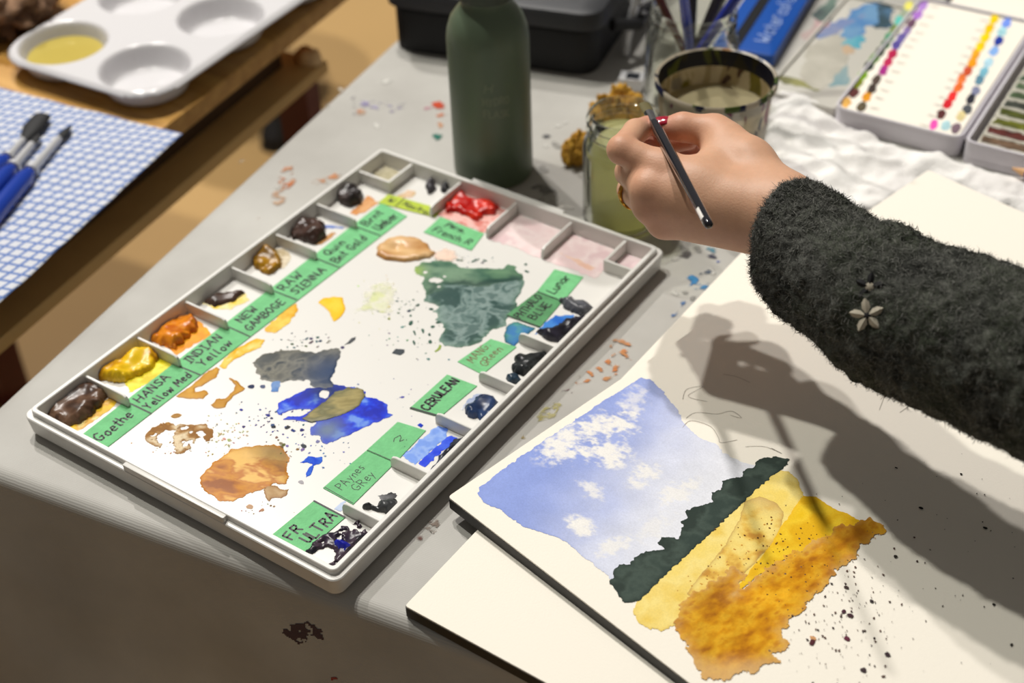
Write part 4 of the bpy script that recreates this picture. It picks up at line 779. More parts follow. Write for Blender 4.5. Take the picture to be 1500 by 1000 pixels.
# front jar
jc = np.array([0.2165, 0.4395, 0.0]); JR = .0312
M_GLASS = glassmat('clear_glass')
jar = thing('glass_jar', 'small glass jar of yellowish rinse water behind the palette corner', 'jar', jc)
MB().lathe([(0, .002), (JR - .006, 0), (JR - .002, .001), (JR, .005), (JR, .070), (JR - .0006, .074), (JR - .0045, .080), (JR - .005, .083), (JR - .0026, .0838), (JR - .0026, .0862), (JR - .005, .087), (JR - .005, .091), (JR - .0024, .092), (JR - .0024, .0945), (JR - .0045, .0955), (JR - .0045, .099), (JR - .006, .100), (JR - .0072, .099), (JR - .0070, .083), (JR - .0064, .079), (JR - .0028, .072), (JR - .0022, .006), (0, .0055)], jc, 72).build('glass', M_GLASS, jar, True, 60)
MB().lathe([(0, .006), (JR - .0030, .0065), (JR - .0027, .069), (JR - .0034, .0725), (JR - .0068, .0790), (0, .0790)], jc, 64).build('rinse_water', liquidmat('yellow_green_water', (232, 230, 180), .62, (242, 240, 192)), jar, True, 40)
# mason jar with brushes
mc = P(1013, 78, .055); mc[2] = 0; MR = .041
mas = thing('mason_jar', 'large glass mason jar holding brushes, behind the paint-spattered tub', 'jar', mc)
MB().lathe([(0, .003), (MR - .006, 0), (MR, .006), (MR, .066), (MR - .001, .072), (MR - .005, .079), (MR - .0055, .082), (MR - .0030, .083), (MR - .0030, .0855), (MR - .0055, .0865), (MR - .0055, .091), (MR - .0030, .092), (MR - .0030, .0945), (MR - .0055, .0955), (MR - .0055, .100), (MR - .0075, .101), (MR - .0085, .099), (MR - .0080, .082), (MR - .0035, .068), (MR - .0030, .008), (0, .007)], mc, 72).build('glass', M_GLASS, mas, True, 60)
def simple_brush(name, label, base, top, r, col, bristle=(60, 40, 26), group=None, ferr=True):
    base = np.array(base); top = np.array(top); d = top - base; Ln = np.linalg.norm(d); d /= Ln
    t = thing(name, label, 'brush', base, group)
    pt = lambda s: base + d * s * Ln
    MB().tube([pt(0), pt(.1), pt(.5), pt(.72)], [r * .5, r * .75, r, r * .9], 14).build('handle', pmat('lacquer_%d_%d_%d' % col, col, rough=.25, coat=.4), t, True, 50)
    MB().tube([pt(.72), pt(.74), pt(.84)], [r * .95, r, r * .85], 14).build('ferrule', pmat('chrome', (205, 205, 208), rough=.22, metal=1.0), t, True, 50)
    MB().tube([pt(.84), pt(.90), pt(.97), pt(1.0)], [r * .85, r * 1.05, r * .6, r * .1], 12).build('bristles', pmat('bristle_%d_%d_%d' % bristle, bristle, rough=.7), t)
    return t
for k, (a, rr_, col, lab) in enumerate([(0.3, .0050, (30, 46, 140), 'thick blue handled brush in the mason jar'), (2.1, .0042, (26, 22, 22), 'black handled brush at the left of the mason jar'), (3.4, .0040, (96, 44, 26), 'red brown handled brush in the mason jar'), (1.2, .0060, (28, 24, 26), 'fat black handled brush in the mason jar'), (5.0, .0045, (22, 50, 170), 'slim cobalt handled brush in the mason jar')]):
    b0 = mc + (.018 * math.cos(a + 3.1), .018 * math.sin(a + 3.1), .010); t1_ = mc + (.030 * math.cos(a), .030 * math.sin(a), .101); t2_ = b0 + (t1_ - b0) * 2.0
    simple_brush('paintbrush', lab, b0, t2_, rr_, col, group='brushes in the mason jar')

# plastic tub
tcn = P(1049, 114, .098); tcn[2] = 0; TR = .0478
def tubmat(nm, base, cols, thr, alpha=1.0):
    m = bpy.data.materials.new(nm); m.use_nodes = True; nt = m.node_tree; N = nt.nodes; b = N['Principled BSDF']; b.inputs['Roughness'].default_value = .3
    tc = N.new('ShaderNodeTexCoord'); last = None
    prev = N.new('ShaderNodeRGB'); prev.outputs[0].default_value = L4(base); last = prev.outputs[0]
    for i, (c, sc, th) in enumerate(cols):
        mp = N.new('ShaderNodeMapping'); mp.inputs['Location'].default_value = (i * 3.1, i * 1.7, i * .9); mp.inputs['Scale'].default_value = (1, 1, .45)
        n_ = N.new('ShaderNodeTexNoise'); n_.inputs['Scale'].default_value = sc; n_.inputs['Detail'].default_value = 5; n_.inputs['Distortion'].default_value = .6
        nt.links.new(tc.outputs['Object'], mp.inputs['Vector']); nt.links.new(mp.outputs[0], n_.inputs['Vector'])
        cr = N.new('ShaderNodeValToRGB'); cr.color_ramp.elements[0].position = th; cr.color_ramp.elements[1].position = th + .03
        mx = N.new('ShaderNodeMix'); mx.data_type = 'RGBA'; mx.inputs['B'].default_value = L4(c)
        nt.links.new(n_.outputs['Fac'], cr.inputs['Fac']); nt.links.new(cr.outputs['Color'], mx.inputs['Factor']); nt.links.new(last, mx.inputs['A']); last = mx.outputs['Result']
    nt.links.new(last, b.inputs['Base Color'])
    tl = N.new('ShaderNodeBsdfTranslucent'); nt.links.new(last, tl.inputs[0]); ms = N.new('ShaderNodeMixShader'); ms.inputs[0].default_value = .5
    nt.links.new(b.outputs[0], ms.inputs[1]); nt.links.new(tl.outputs[0], ms.inputs[2]); nt.links.new(ms.outputs[0], N['Material Output'].inputs['Surface']); return m
tub = thing('water_tub', 'translucent plastic tub of murky water crusted with dried paint', 'tub', tcn)
HT = .099
MB().lathe([(0, 0), (TR * .80, 0), (TR * .82, .002), (TR * .97, HT - .008), (TR * .985, HT - .006)], tcn, 72).build('outer_wall', tubmat('spattered_plastic', (206, 198, 180), [((232, 228, 218), 60, .50), ((128, 50, 92), 55, .60), ((110, 130, 60), 70, .63), ((34, 40, 76), 62, .62), ((236, 232, 222), 85, .62)], .5), tub, True, 40)
MB().lathe([(TR * .985, HT - .006), (TR * 1.03, HT - .005), (TR * 1.035, HT - .001), (TR * 1.01, HT), (TR * .97, HT - .001)], tcn, 72).build('rim', tubmat('spattered_rim', (206, 196, 176), [((28, 34, 66), 45, .54), ((90, 110, 50), 55, .60), ((170, 120, 50), 60, .64)], .5), tub, True, 60)
MB().lathe([(TR * .97, HT - .001), (TR * .955, HT - .010), (TR * .945, HT - .015)], tcn, 72).build('paint_crust', tubmat('navy_crust', (26, 28, 44), [((48, 44, 30), 50, .52), ((160, 88, 30), 60, .62), ((90, 98, 40), 40, .62)], .5), tub, True, 60, label='band of dark dried paint inside the rim')
MB().lathe([(TR * .945, HT - .015), (TR * .90, HT - .040), (TR * .80, .004), (0, .004)], tcn, 72).build('inner_wall', tubmat('stained_inner_wall', (206, 192, 158), [((176, 158, 118), 40, .5), ((90, 66, 50), 80, .64), ((124, 112, 40), 34, .60)], .5), tub, True, 60)
MB().lathe([(TR * .925, HT - .031), (0, HT - .031)], tcn, 72).build('murky_water', liquidmat('murky_water', (150, 140, 104), .85, (212, 200, 160)), tub, True)
# yellow sea sponge
def blobmesh(name, c, rad, mat, parent, seed, fr, am, n=40, col=None, squash=(1, 1, 1)):
    th = np.linspace(0, math.pi, n); ph = np.linspace(0, 2 * math.pi, n * 2, endpoint=False); T, H = np.meshgrid(th, ph, indexing='ij')
    D = np.stack([np.sin(T) * np.cos(H), np.sin(T) * np.sin(H), np.cos(T)], -1)
    nz = fbm(D[..., 0] * fr + D[..., 2] * fr * .7 + 5, D[..., 1] * fr - D[..., 2] * fr * .6, seed, 4)
    r = rad * (1 + am * nz); V = D * r[..., None] * np.array(squash) + np.array(c); V[..., 2] = np.maximum(V[..., 2], 0.0003)
    I = np.arange(n * n * 2).reshape(n, n * 2); J = np.roll(I, -1, 1)
    q = np.stack([I[:-1], I[1:], J[1:], J[:-1]], -1).reshape(-1, 4)
    return raw(name, V.reshape(-1, 3), q, mat, parent, True)
M_SPONGE = pmat('yellow_sponge', (196, 152, 52), rough=.9, noise=.35, nscale=120, bump=1.0, bscale=260, col2=(160, 112, 34))
sg = blobmesh('sea_sponge', P(845, 222, .01) * (1, 1, 0) + (0, 0, .012), .0125, M_SPONGE, None, 4, 3.2, .75, 44, squash=(.7, 1.0, 1.1)); tag(sg, 'small yellow sponge lump at the left of the glass jar', 'sponge')
sg2 = blobmesh('sea_sponge', P(893, 178, .03) * (1, 1, 0) + (0, .016, .022), .0205, M_SPONGE, None, 9, 3.4, .8, 44, squash=(1.1, .8, 1.25)); tag(sg2, 'yellow sea sponge behind the glass jar', 'sponge')

# ================================================================== BACKGROUND ON THE TABLE
# black zip case
ka, kb = P(592, 74, 0)[:2], P(862, 112, 0)[:2]; kd = (kb - ka) / np.linalg.norm(kb - ka); kn = np.array([-kd[1], kd[0]])
M_BLK = pmat('black_nylon', (26, 26, 28), rough=.55, spec=.4, bump=.2, bscale=900); M_BLK2 = pmat('black_case_lid', (52, 53, 56), rough=.45, spec=.4, bump=.2, bscale=700)
case = thing('black_case', 'black padded carrying case at the back of the table', 'case', (*(ka + kd * .1 + kn * .09), 0))
kq = [ka - kd * .012, kb + kd * .004, kb + kd * .012 + kn * .20, ka - kd * .012 + kn * .20]
MB().prism(rpoly(kq, .022, 6), 0.0003, .044, .004).build('case_body', M_BLK, case, True, 40)
kq2 = [ka - kd * .018 - kn * .004, kb + kd * .012 - kn * .004, kb + kd * .018 + kn * .205, ka - kd * .018 + kn * .205]
MB().prism(rpoly(kq2, .024, 6), .0475, .066, .008).build('case_lid', M_BLK2, case, True, 40)
MB().prism(rpoly(inset(np.array(kq), .001), .022, 6), .044, .0475).build('zip_band', pmat('zip_tape', (14, 14, 15), rough=.6), case, True, 40)
hh = [kb + kd * .014 + kn * .03, kb + kd * .034 + kn * .05, kb + kd * .034 + kn * .12, kb + kd * .014 + kn * .14]
MB().tube([(*hh[0], .040), (*hh[1], .034), (*hh[2], .034), (*hh[3], .040)], .006, 10).build('carry_handle', M_BLK, case)
rv = kb + kd * .036 + kn * .06
MB().lathe([(0, .0395), (.003, .0395), (.004, .0415), (.002, .043), (0, .0432)], (rv[0], rv[1], 0), 16).build('rivet', pmat('chrome', (205, 205, 208)), case)
# silver bulldog clip and sharpener block
CHR = pmat('brushed_silver', (206, 206, 208), rough=.3, metal=.35)
cc = P(920, 84, 0); cb_ = P(932, 70, 0)
clip = thing('easel_clip', 'silver metal clip with two bent legs beside the black case', 'clip', (cc[0], cc[1], 0))
topz = .058
pa, pb = P(916, 80, 0), P(952, 60, 0)
for pbase in (pa, pb): MB().tube([(pbase[0], pbase[1], .0005), (pbase[0] + .002, pbase[1] + .004, .03), (pbase[0] + .006, pbase[1] + .010, topz)], [.0042, .0040, .0045], 10).build('leg', CHR, clip)
MB().tube([(pa[0] + .004, pa[1] + .008, topz), (pb[0] + .006, pb[1] + .010, topz)], .0095, 14).build('clamp_bar', CHR, clip)
shp = P(925, 128, 0); sh = thing('pencil_sharpener', 'small silver metal pencil sharpener block between the clip and the jar', 'sharpener', (shp[0], shp[1], 0))
MB().box((shp[0], shp[1], .0065), .011, .008, .0062, .35, .001).build('body', pmat('light_alloy', (214, 214, 216), rough=.35, metal=.5), sh)
MB().box((shp[0] + .002, shp[1] - .001, .0130), .006, .005, .0006, .35).build('blade', pmat('blade_steel', (80, 84, 92), rough=.25, metal=.9), sh, False)
# blue pencil tin
b1, b3 = P(1133, 82, .012), P(1183, 0, .012)
e2 = (b3 - b1)[:2]; e2 /= np.linalg.norm(e2); e1 = np.array([-e2[1], e2[0]]); L1 = .060
o1 = b1[:2]
def bt(u, v): return o1 + e1 * u + e2 * v
tin = thing('pencil_tin', 'flat blue tin with a black band and pale script, beside the mixing tray', 'tin', (*bt(.03, .09), 0))
MB().prism(rpoly([bt(0, 0), bt(L1, 0), bt(L1, .19), bt(0, .19)], .004), .0003, .012, .0015).build('tin_body', pmat('blue_enamel', (14, 74, 158), rough=.35), tin, True, 40)
MB().prism([bt(L1 * .58, .0005), bt(L1 * .76, .0005), bt(L1 * .76, .1895), bt(L1 * .58, .1895)], .0118, .0124).build('black_band', pmat('black_band', (22, 24, 28), rough=.4), tin, False)
ex3 = np.array([*e2, 0]); ey3 = np.array([*e1, 0])
ribbons('lettering', tin, strokes('Watercolour', np.array([*bt(L1 * .20, .022), .0121]), ex3, ey3, .014, .12), .0020, pmat('pale_script', (150, 170, 212), rough=.5))
# mixing tray (left leaf of the paint tin) with dried smears
h0, h1 = P(1221, 156, .020), P(1408, 203, .020); e1 = (h1 - h0)[:2]; e1 /= np.linalg.norm(e1); e2 = np.array([-e1[1], e1[0]])
L1 = .068; o2 = h0[:2] - e1 * (L1 + .003) + e2 * .012
def mt(u, v): return o2 + e1 * u + e2 * v
ML = .215
tray = thing('mixing_tray', 'shallow white mixing tray smeared with dried blue and pink paint', 'tray', (*mt(L1 / 2, ML / 2), 0))
MB().prism(rpoly([mt(0, 0), mt(L1, 0), mt(L1, ML), mt(0, ML)], .004), .0003, .008, .001).build('tray_body', pmat('grey_white_enamel', (196, 193, 184), rough=.35), tray, True, 40)
m = MB(); outer = rpoly([mt(0, 0), mt(L1, 0), mt(L1, ML), mt(0, ML)], .004); inner = inset(outer, .0022)
ring_mesh(m, outer, inner, .007, .0105); m.build('tray_rim', pmat('grey_white_enamel', (196, 193, 184)), tray, True, 40)
for (cx, cy, rx, ry, rot, cols) in ((1205, 92, 44, 30, -.9, [(176, 172, 160), (190, 186, 174)]), (1262, 30, 34, 16, -.7, [(86, 130, 180), (110, 150, 186)]), (1232, 38, 40, 8, -.4, [(120, 136, 176), (150, 150, 170)]), (1250, 58, 22, 12, -.3, [(86, 160, 180), (120, 176, 186)]), (1224, 70, 12, 14, .2, [(100, 170, 180)]), (1222, 106, 26, 20, -.6, [(128, 156, 162), (150, 168, 168)]), (1198, 40, 24, 10, -.8, [(190, 160, 160), (176, 160, 156)]), (1180, 112, 7, 6, 0, [(206, 130, 140)]), (1290, 20, 20, 24, -.9, [(90, 126, 160), (60, 80, 90)]), (1242, 76, 16, 8, 0, [(190, 166, 140)]), (1212, 14, 26, 12, -.8, [(110, 130, 120), (80, 90, 90)]), (1170, 122, 34, 4, .3, [(150, 148, 100), (90, 90, 70)])):
    film('paint_smear', tray, ngon(cx, cy, rx, ry, 14, rot), .008, wash(cols, 60), amp=.006, freq=70, s=.0016, h=.0001, clip=None)
# swatch tin: lid with the card, box with pans
h0, h1 = P(1221, 156, .020), P(1408, 203, .020); h3 = P(1308, 4, .020)
e1 = (h1 - h0)[:2]; L1 = np.linalg.norm(e1); e1 /= L1; e2 = np.array([-e1[1], e1[0]]); o3 = h0[:2]; LL = .235
def lt(u, v): return o3 + e1 * u + e2 * v
pt_ = thing('paint_tin', 'open white metal paint tin with a swatch card in the lid and rows of pans', 'paint box', (*lt(L1, LL / 2), 0))
M_ENAM = pmat('lilac_white_enamel', (206, 202, 208), rough=.35)
m = MB(); m.prism(rpoly([lt(0, 0), lt(L1, 0), lt(L1, LL), lt(0, LL)], .012, 6), .0003, .016, .001); m.build('lid', M_ENAM, pt_, True, 40)
m = MB(); outer = rpoly([lt(0, 0), lt(L1, 0), lt(L1, LL), lt(0, LL)], .012, 6); inner = inset(outer, .002); ring_mesh(m, outer, inner, .0155, .0200); m.build('lid_rim', M_ENAM, pt_, True, 40)
card = MB().prism(rpoly([lt(.004, .004), lt(L1 - .004, .004), lt(L1 - .004, LL - .004), lt(.004, LL - .004)], .006), .0161, .0182).build('swatch_card', M_PAPER, pt_, False)
SW = {0: [(1240, 150, (220, 170, 90)), (1251, 136, (90, 50, 50)), (1257, 122, (120, 130, 40)), (1264, 110, (130, 170, 40)), (1273, 97, (50, 60, 56)), (1281, 86, (90, 130, 60)), (1289, 76, (70, 76, 66)), (1297, 65, (60, 100, 70)), (1303, 54, (60, 140, 100)), (1311, 43, (110, 130, 60)), (1317, 30, (100, 190, 180)), (1324, 20, (150, 160, 140)), (1331, 9, (226, 220, 110))],
      1: [(1262, 156, (94, 84, 66)), (1270, 142, (222, 150, 40)), (1277, 130, (66, 56, 50)), (1284, 117, (84, 70, 64)), (1294, 103, (160, 50, 130)), (1301, 90, (190, 50, 90)), (1307, 79, (180, 40, 80)), (1313, 66, (90, 80, 150)), (1320, 56, (100, 90, 150)), (1328, 46, (130, 110, 160)), (1335, 34, (110, 80, 100)), (1344, 22, (160, 110, 190)), (1352, 8, (170, 130, 200))],
      2: [(1368, 182, (236, 90, 180)), (1379, 167, (90, 50, 50)), (1388, 152, (200, 40, 50)), (1395, 141, (220, 50, 50)), (1404, 127, (226, 110, 50)), (1409, 115, (230, 120, 60)), (1418, 104, (190, 80, 50)), (1424, 92, (230, 150, 30)), (1429, 80, (232, 160, 40)), (1436, 68, (240, 200, 20)), (1443, 55, (246, 206, 20)), (1449, 42, (240, 190, 10)), (1456, 28, (246, 200, 20))],
      3: [(1386, 184, (170, 206, 212)), (1408, 170, (220, 204, 150)), (1417, 160, (80, 84, 90)), (1422, 145, (50, 50, 60)), (1429, 133, (120, 124, 150)), (1435, 117, (90, 130, 150)), (1441, 106, (120, 180, 200)), (1448, 92, (170, 206, 220)), (1456, 75, (130, 170, 226)), (1463, 60, (40, 60, 150)), (1468, 46, (160, 206, 216)), (1474, 34, (110, 140, 220)), (1400, 188, (120, 100, 110))]}
for k, ls in SW.items():
    for x, y, c in ls:
        film('swatch', card, ngon(x, y, 8.4, 6.4, 10, -.95), .0182, wash([c, tuple(min(255, int(v * 1.12)) for v in c)], 120), amp=.0009, freq=240, s=.0013, h=.00008)
scr = []
for ls, dx in ((SW[1], 12), (SW[2], -20)):
    for x, y, c in ls: scr += strokes(random.choice(['son', 'mer', 'ula', 'nes']), P(x + dx, y + 2, .0185), np.array([*e1, 0]), np.array([*e2, 0]), .0042, .0075)
ribbons('lettering', card, scr, .0004, pmat('graphite', (150, 142, 132)))['kind'] = 'stuff'
# box with pans, to the right of the lid
BXW = .115
def bxp(u, v): return lt(L1 + .004 + u, v - .004)
m = MB(); outer = rpoly([bxp(0, 0), bxp(BXW, 0), bxp(BXW, LL + .008), bxp(0, LL + .008)], .008, 5); inner = inset(outer, .0025); m.prism(outer, .0003, .006); ring_mesh(m, outer, inner, .005, .0215); m.build('box', M_ENAM, pt_, True, 40)
MB().prism([lt(L1 - .001, .01), bxp(.001, .014), bxp(.001, LL - .02), lt(L1 - .001, LL - .02)], .013, .016).build('hinge', M_ENAM, pt_, False)
pc = [[(120, 96, 76), (100, 50, 44), (116, 120, 40), (90, 96, 40), (70, 74, 66), (84, 104, 72), (96, 116, 84), (70, 92, 70), (50, 70, 60), (96, 104, 90), (70, 90, 78), (100, 110, 86), (60, 74, 66)],
      [(120, 116, 96), (190, 136, 30), (60, 54, 52), (120, 90, 80), (130, 70, 90), (110, 60, 76), (140, 90, 110), (90, 70, 90), (100, 80, 110), (120, 90, 130), (90, 80, 120), (80, 70, 100), (110, 90, 110)]]
cw, chh = .044, .0155
for ci, colu in enumerate(pc):
    for ri, c in enumerate(colu):
        u0 = .008 + ci * (cw + .008); v0 = .010 + ri * (chh + .0012)
        pan = MB().prism([bxp(u0, v0), bxp(u0 + cw, v0), bxp(u0 + cw, v0 + chh), bxp(u0, v0 + chh)], .006, .0165, .0006).build('paint_pan', pmat('pan_white', (206, 202, 188), rough=.4), pt_, False)
        qp = inset(np.array([bxp(u0, v0), bxp(u0 + cw, v0), bxp(u0 + cw, v0 + chh), bxp(u0, v0 + chh)]), .0022)
        film('paint_cake', pan, [(*p, 0) for p in qp], .0166, wash([c, tuple(int(v * .75) for v in c)], 160), amp=.0012, freq=200, s=.0016, h=.0008, mat=M_WET, poly_world=True)
MB().prism([bxp(.0535, .008), bxp(.0585, .008), bxp(.0585, LL - .004), bxp(.0535, LL - .004)], .006, .0185).build('pan_rail', pmat('steel_rail', (150, 150, 154), rough=.35, metal=.6), pt_, False)
# paper pad at the far right edge with black spine
pp0, pp1 = P(1420, 12, .006), P(1500, 30, .006); e1 = (pp1 - pp0)[:2]; e1 /= np.linalg.norm(e1); e2 = np.array([-e1[1], e1[0]])
pad = thing('sketch_pad', 'white sketch pad with black cover beyond the paint tin', 'sketch pad', (*pp0[:2], 0))
o4 = pp0[:2]; q4 = [o4 - e1 * .02, o4 + e1 * .2, o4 + e1 * .2 + e2 * .2, o4 - e1 * .02 + e2 * .2]
MB().prism(inset(np.array(q4), -.007), .0003, .004).build('cover', M_BLACKEDGE, pad, False); MB().prism(q4, .004, .007).build('sheets', M_PAPER, pad, False)
# crumpled paper towel
TWL = [(1128, 135), (1150, 128), (1200, 160), (1240, 196), (1310, 214), (1400, 238), (1460, 254), (1540, 276), (1540, 345), (1500, 322), (1430, 296), (1362, 262), (1300, 300), (1262, 318), (1190, 305), (1150, 262), (1126, 215), (1120, 170)]
M_TOWEL = pmat('white_paper_towel', (236, 233, 230), rough=.9, spec=.1, bump=.35, bscale=420)
def ridge(X, Y): return .007 * (1 - np.abs(fbm(X * 22, Y * 30, 77, 3)) * 2.2) + .004 * fbm(X * 50, Y * 50, 12, 3)
tw_ = film('paper_towel', None, TWL, .0003, wash([(240, 238, 234), (232, 229, 226)], 20), amp=.004, freq=60, s=.0022, h=.003, edge=.012, mat=pmat('paper_towel_white', (0, 0, 0), rough=.9, spec=.1, attr=True, bump=.4, bscale=420), top=ridge)
tag(tw_, 'crumpled white paper towel in front of the paint tin', 'paper towel')
# blue pencil tip at the right edge
n0_ = P(1483, 246, .016); n1_ = P(1560, 275, .016); d = (n1_ - n0_) / np.linalg.norm(n1_ - n0_)
pc_ = thing('pencil', 'blue pencil with bare wood tip resting on the paper towel', 'pencil', n0_)
MB().tube([n0_, n0_ + d * .012], [.0008, .0042], 8).build('sharpened_wood', pmat('bare_wood', (206, 160, 112), rough=.6), pc_)
MB().tube([n0_ + d * .012, n0_ + d * .11], [.0042, .0042], 6).build('barrel', pmat('pencil_blue', (30, 60, 150), rough=.3), pc_, True, 20)

# ================================================================== ON THE DESK
wt = thing('well_tray', 'white plastic mixing tray with round wells on the wooden desk', 'paint tray', (*P(205, 60, 0)[:2], 0))
ZP = .024
w1, w2, w3 = P(92, 62, ZP)[:2], P(212, 97, ZP)[:2], P(312, 20, ZP)[:2]
a1 = w2 - w1; s1 = np.linalg.norm(a1); a1 /= s1; a2 = np.array([-a1[1], a1[0]]); s2 = abs((w3 - w2) @ a2)
WR = s1 * .405
g = .0016
us = np.arange(-s1 * .62, s1 * 1.62, g); vs_ = np.arange(-s2 * .62, s2 * 2.62, g); U, V = np.meshgrid(us, vs_, indexing='ij')
D = np.full(U.shape, 1e9)
for i in range(2):
    for j in range(3): D = np.minimum(D, np.hypot(U - i * s1, V - j * s2) - WR)
dep = .021
H = ZP - dep * sstep(.0030, -.0075, D) + .0012 * np.exp(-(D / .0025) ** 2)
# rounded outline with a scalloped edge
cx_, cy_ = s1 / 2, s2; hx_, hy_ = s1 * .5 + WR * 1.14, s2 + WR * 1.14; rc = WR * .9
OD = np.hypot(np.maximum(np.abs(U - cx_) - hx_ + rc, 0), np.maximum(np.abs(V - cy_) - hy_ + rc, 0)) - rc
H = H - .004 * sstep(-.004, .002, OD)
keep = OD < .002; cell = keep[:-1, :-1] & keep[1:, :-1] & keep[:-1, 1:] & keep[1:, 1:]
use = np.zeros(U.shape, bool); use[:-1, :-1] |= cell; use[1:, :-1] |= cell; use[:-1, 1:] |= cell; use[1:, 1:] |= cell
idx = np.full(U.shape, -1, int); idx[use] = np.arange(use.sum())
q = np.stack([idx[:-1, :-1][cell], idx[1:, :-1][cell], idx[1:, 1:][cell], idx[:-1, 1:][cell]], 1)
XYw = w1 + U[..., None] * a1 + V[..., None] * a2
to = raw('tray_shell', np.stack([XYw[use][:, 0], XYw[use][:, 1], H[use]], 1), q, pmat('glossy_white_plastic', (214, 212, 214), rough=.16, spec=.6), wt)
sm = to.modifiers.new('thickness', 'SOLIDIFY'); sm.thickness = .0018; sm.offset = -1
cw_ = np.array([*w1, 0]); MB().lathe([(WR - .0055, ZP - dep + .009), (0, ZP - dep + .009)], cw_, 48).build('yellow_water', liquidmat('yellow_water', (218, 202, 110), .85, (226, 208, 116)), wt)
# checked dishcloth
CK = [P(-60, 118, .0)[:2], P(268, 200, .0)[:2], P(-30, 476, .0)[:2], P(-420, 330, .0)[:2]]
n = 90; ss = np.linspace(0, 1, n); A2, B2 = np.meshgrid(ss, ss, indexing='ij')
XYc = (CK[0] * (1 - A2[..., None]) + CK[1] * A2[..., None]) * (1 - B2[..., None]) + (CK[3] * (1 - A2[..., None]) + CK[2] * A2[..., None]) * B2[..., None]
Hc = .0022 + .0018 * fbm(XYc[..., 0] * 30, XYc[..., 1] * 30, 8, 3)
Hc = np.maximum(Hc, .0012)
I = np.arange(n * n).reshape(n, n); q = np.stack([I[:-1, :-1], I[1:, :-1], I[1:, 1:], I[:-1, 1:]], -1).reshape(-1, 4)
M_CHECK = bpy.data.materials.new('blue_lattice_cloth'); M_CHECK.use_nodes = True; nt = M_CHECK.node_tree; N = nt.nodes; b = N['Principled BSDF']; b.inputs['Roughness'].default_value = .9
tc = N.new('ShaderNodeTexCoord'); prev = None
for k, (an, sc) in enumerate(((math.radians(72), 31.0), (math.radians(-2), 31.0))):
    mp = N.new('ShaderNodeMapping'); mp.inputs['Rotation'].default_value = (0, 0, an); nt.links.new(tc.outputs['Object'], mp.inputs['Vector'])
    wv = N.new('ShaderNodeTexWave'); wv.inputs['Scale'].default_value = sc; wv.bands_direction = 'X'; wv.inputs['Distortion'].default_value = .4; wv.inputs['Detail Scale'].default_value = 30
    nt.links.new(mp.outputs[0], wv.inputs['Vector'])
    cr = N.new('ShaderNodeValToRGB'); cr.color_ramp.elements[0].position = .76; cr.color_ramp.elements[1].position = .93; nt.links.new(wv.outputs['Fac'], cr.inputs['Fac'])
    if prev is None: prev = cr.outputs['Color']
    else:
        mm = N.new('ShaderNodeMath'); mm.operation = 'MAXIMUM'; nt.links.new(prev, mm.inputs[0]); nt.links.new(cr.outputs['Color'], mm.inputs[1]); prev = mm.outputs[0]
mx = N.new('ShaderNodeMix'); mx.data_type = 'RGBA'; mx.inputs['A'].default_value = L4((205, 207, 214)); mx.inputs['B'].default_value = L4((92, 120, 178)); nt.links.new(prev, mx.inputs['Factor']); nt.links.new(mx.outputs['Result'], b.inputs['Base Color'])
dc = raw('dishcloth', np.stack([XYc[..., 0], XYc[..., 1], Hc], -1).reshape(-1, 3), q, M_CHECK); tag(dc, 'white dishcloth with blue lattice pattern spread on the wooden desk', 'dishcloth')
sm = dc.modifiers.new('thickness', 'SOLIDIFY'); sm.thickness = .0009; sm.offset = -1
M_BLUEH = pmat('blue_plastic_handle', (22, 58, 156), rough=.25, coat=.5)
def tool(label, pts, r, tipw, group='blue handled brushes on the dishcloth'):
    p0, p1, p2, p3 = [P(x, y, z) for x, y, z in pts]
    t = thing('blue_brush', label, 'brush', p0, group)
    d = (p1 - p0) / np.linalg.norm(p1 - p0); Ln = np.linalg.norm(p1 - p0)
    MB().tube([p0, p0 + d * Ln * .5, p0 + d * Ln * .93, p1], [r * .9, r, r * .95, r * .6], 16).build('handle', M_BLUEH, t, True, 50)
    MB().tube([p1 - d * .002, p1 + (p2 - p1) * .1, p2], [r * .62, r * .5, r * .40], 14).build('ferrule', CHR, t, True, 50)
    MB().tube([p1 + d * .001, p1 + d * .004], [r * .80, r * .80], 14).build('collar', CHR, t, True, 50)
    MB().tube([p2, p2 + (p3 - p2) * .5, p3], [r * .45, r * tipw, r * (.15 if tipw < 1 else tipw * .85)], 12, flat=.45).build('bristles', pmat('black_bristle', (24, 24, 26), rough=.7), t)
tool('front blue brush with pointed black tip on the dishcloth', [(-90, 410, .009), (44, 252, .009), (86, 203, .009), (104, 184, .007)], .0085, .5)
tool('middle blue brush with silver shaft on the dishcloth', [(-110, 390, .010), (18, 246, .010), (47, 211, .010), (58, 196, .009)], .0080, .5)
tool('rear blue brush with wide flat black bristles on the dishcloth', [(-100, 330, .009), (10, 232, .009), (34, 205, .009), (62, 170, .008)], .0080, 1.25)
# brown woolly bundle behind the tray
wb = thing('wool_bundle', 'brown woolly bundle on the desk behind the white tray', 'wool', (*P(15, 30, 0)[:2], 0))
blobmesh('wool', P(-14, 2, .03) * (1, 1, 0) + (-.01, .01, .034), .056, pmat('brown_wool', (160, 126, 98), rough=.95, noise=.6, nscale=45, bump=1, bscale=150, col2=(92, 66, 48)), wb, 14, 5, .55, 60, squash=(1.2, 1, .65))

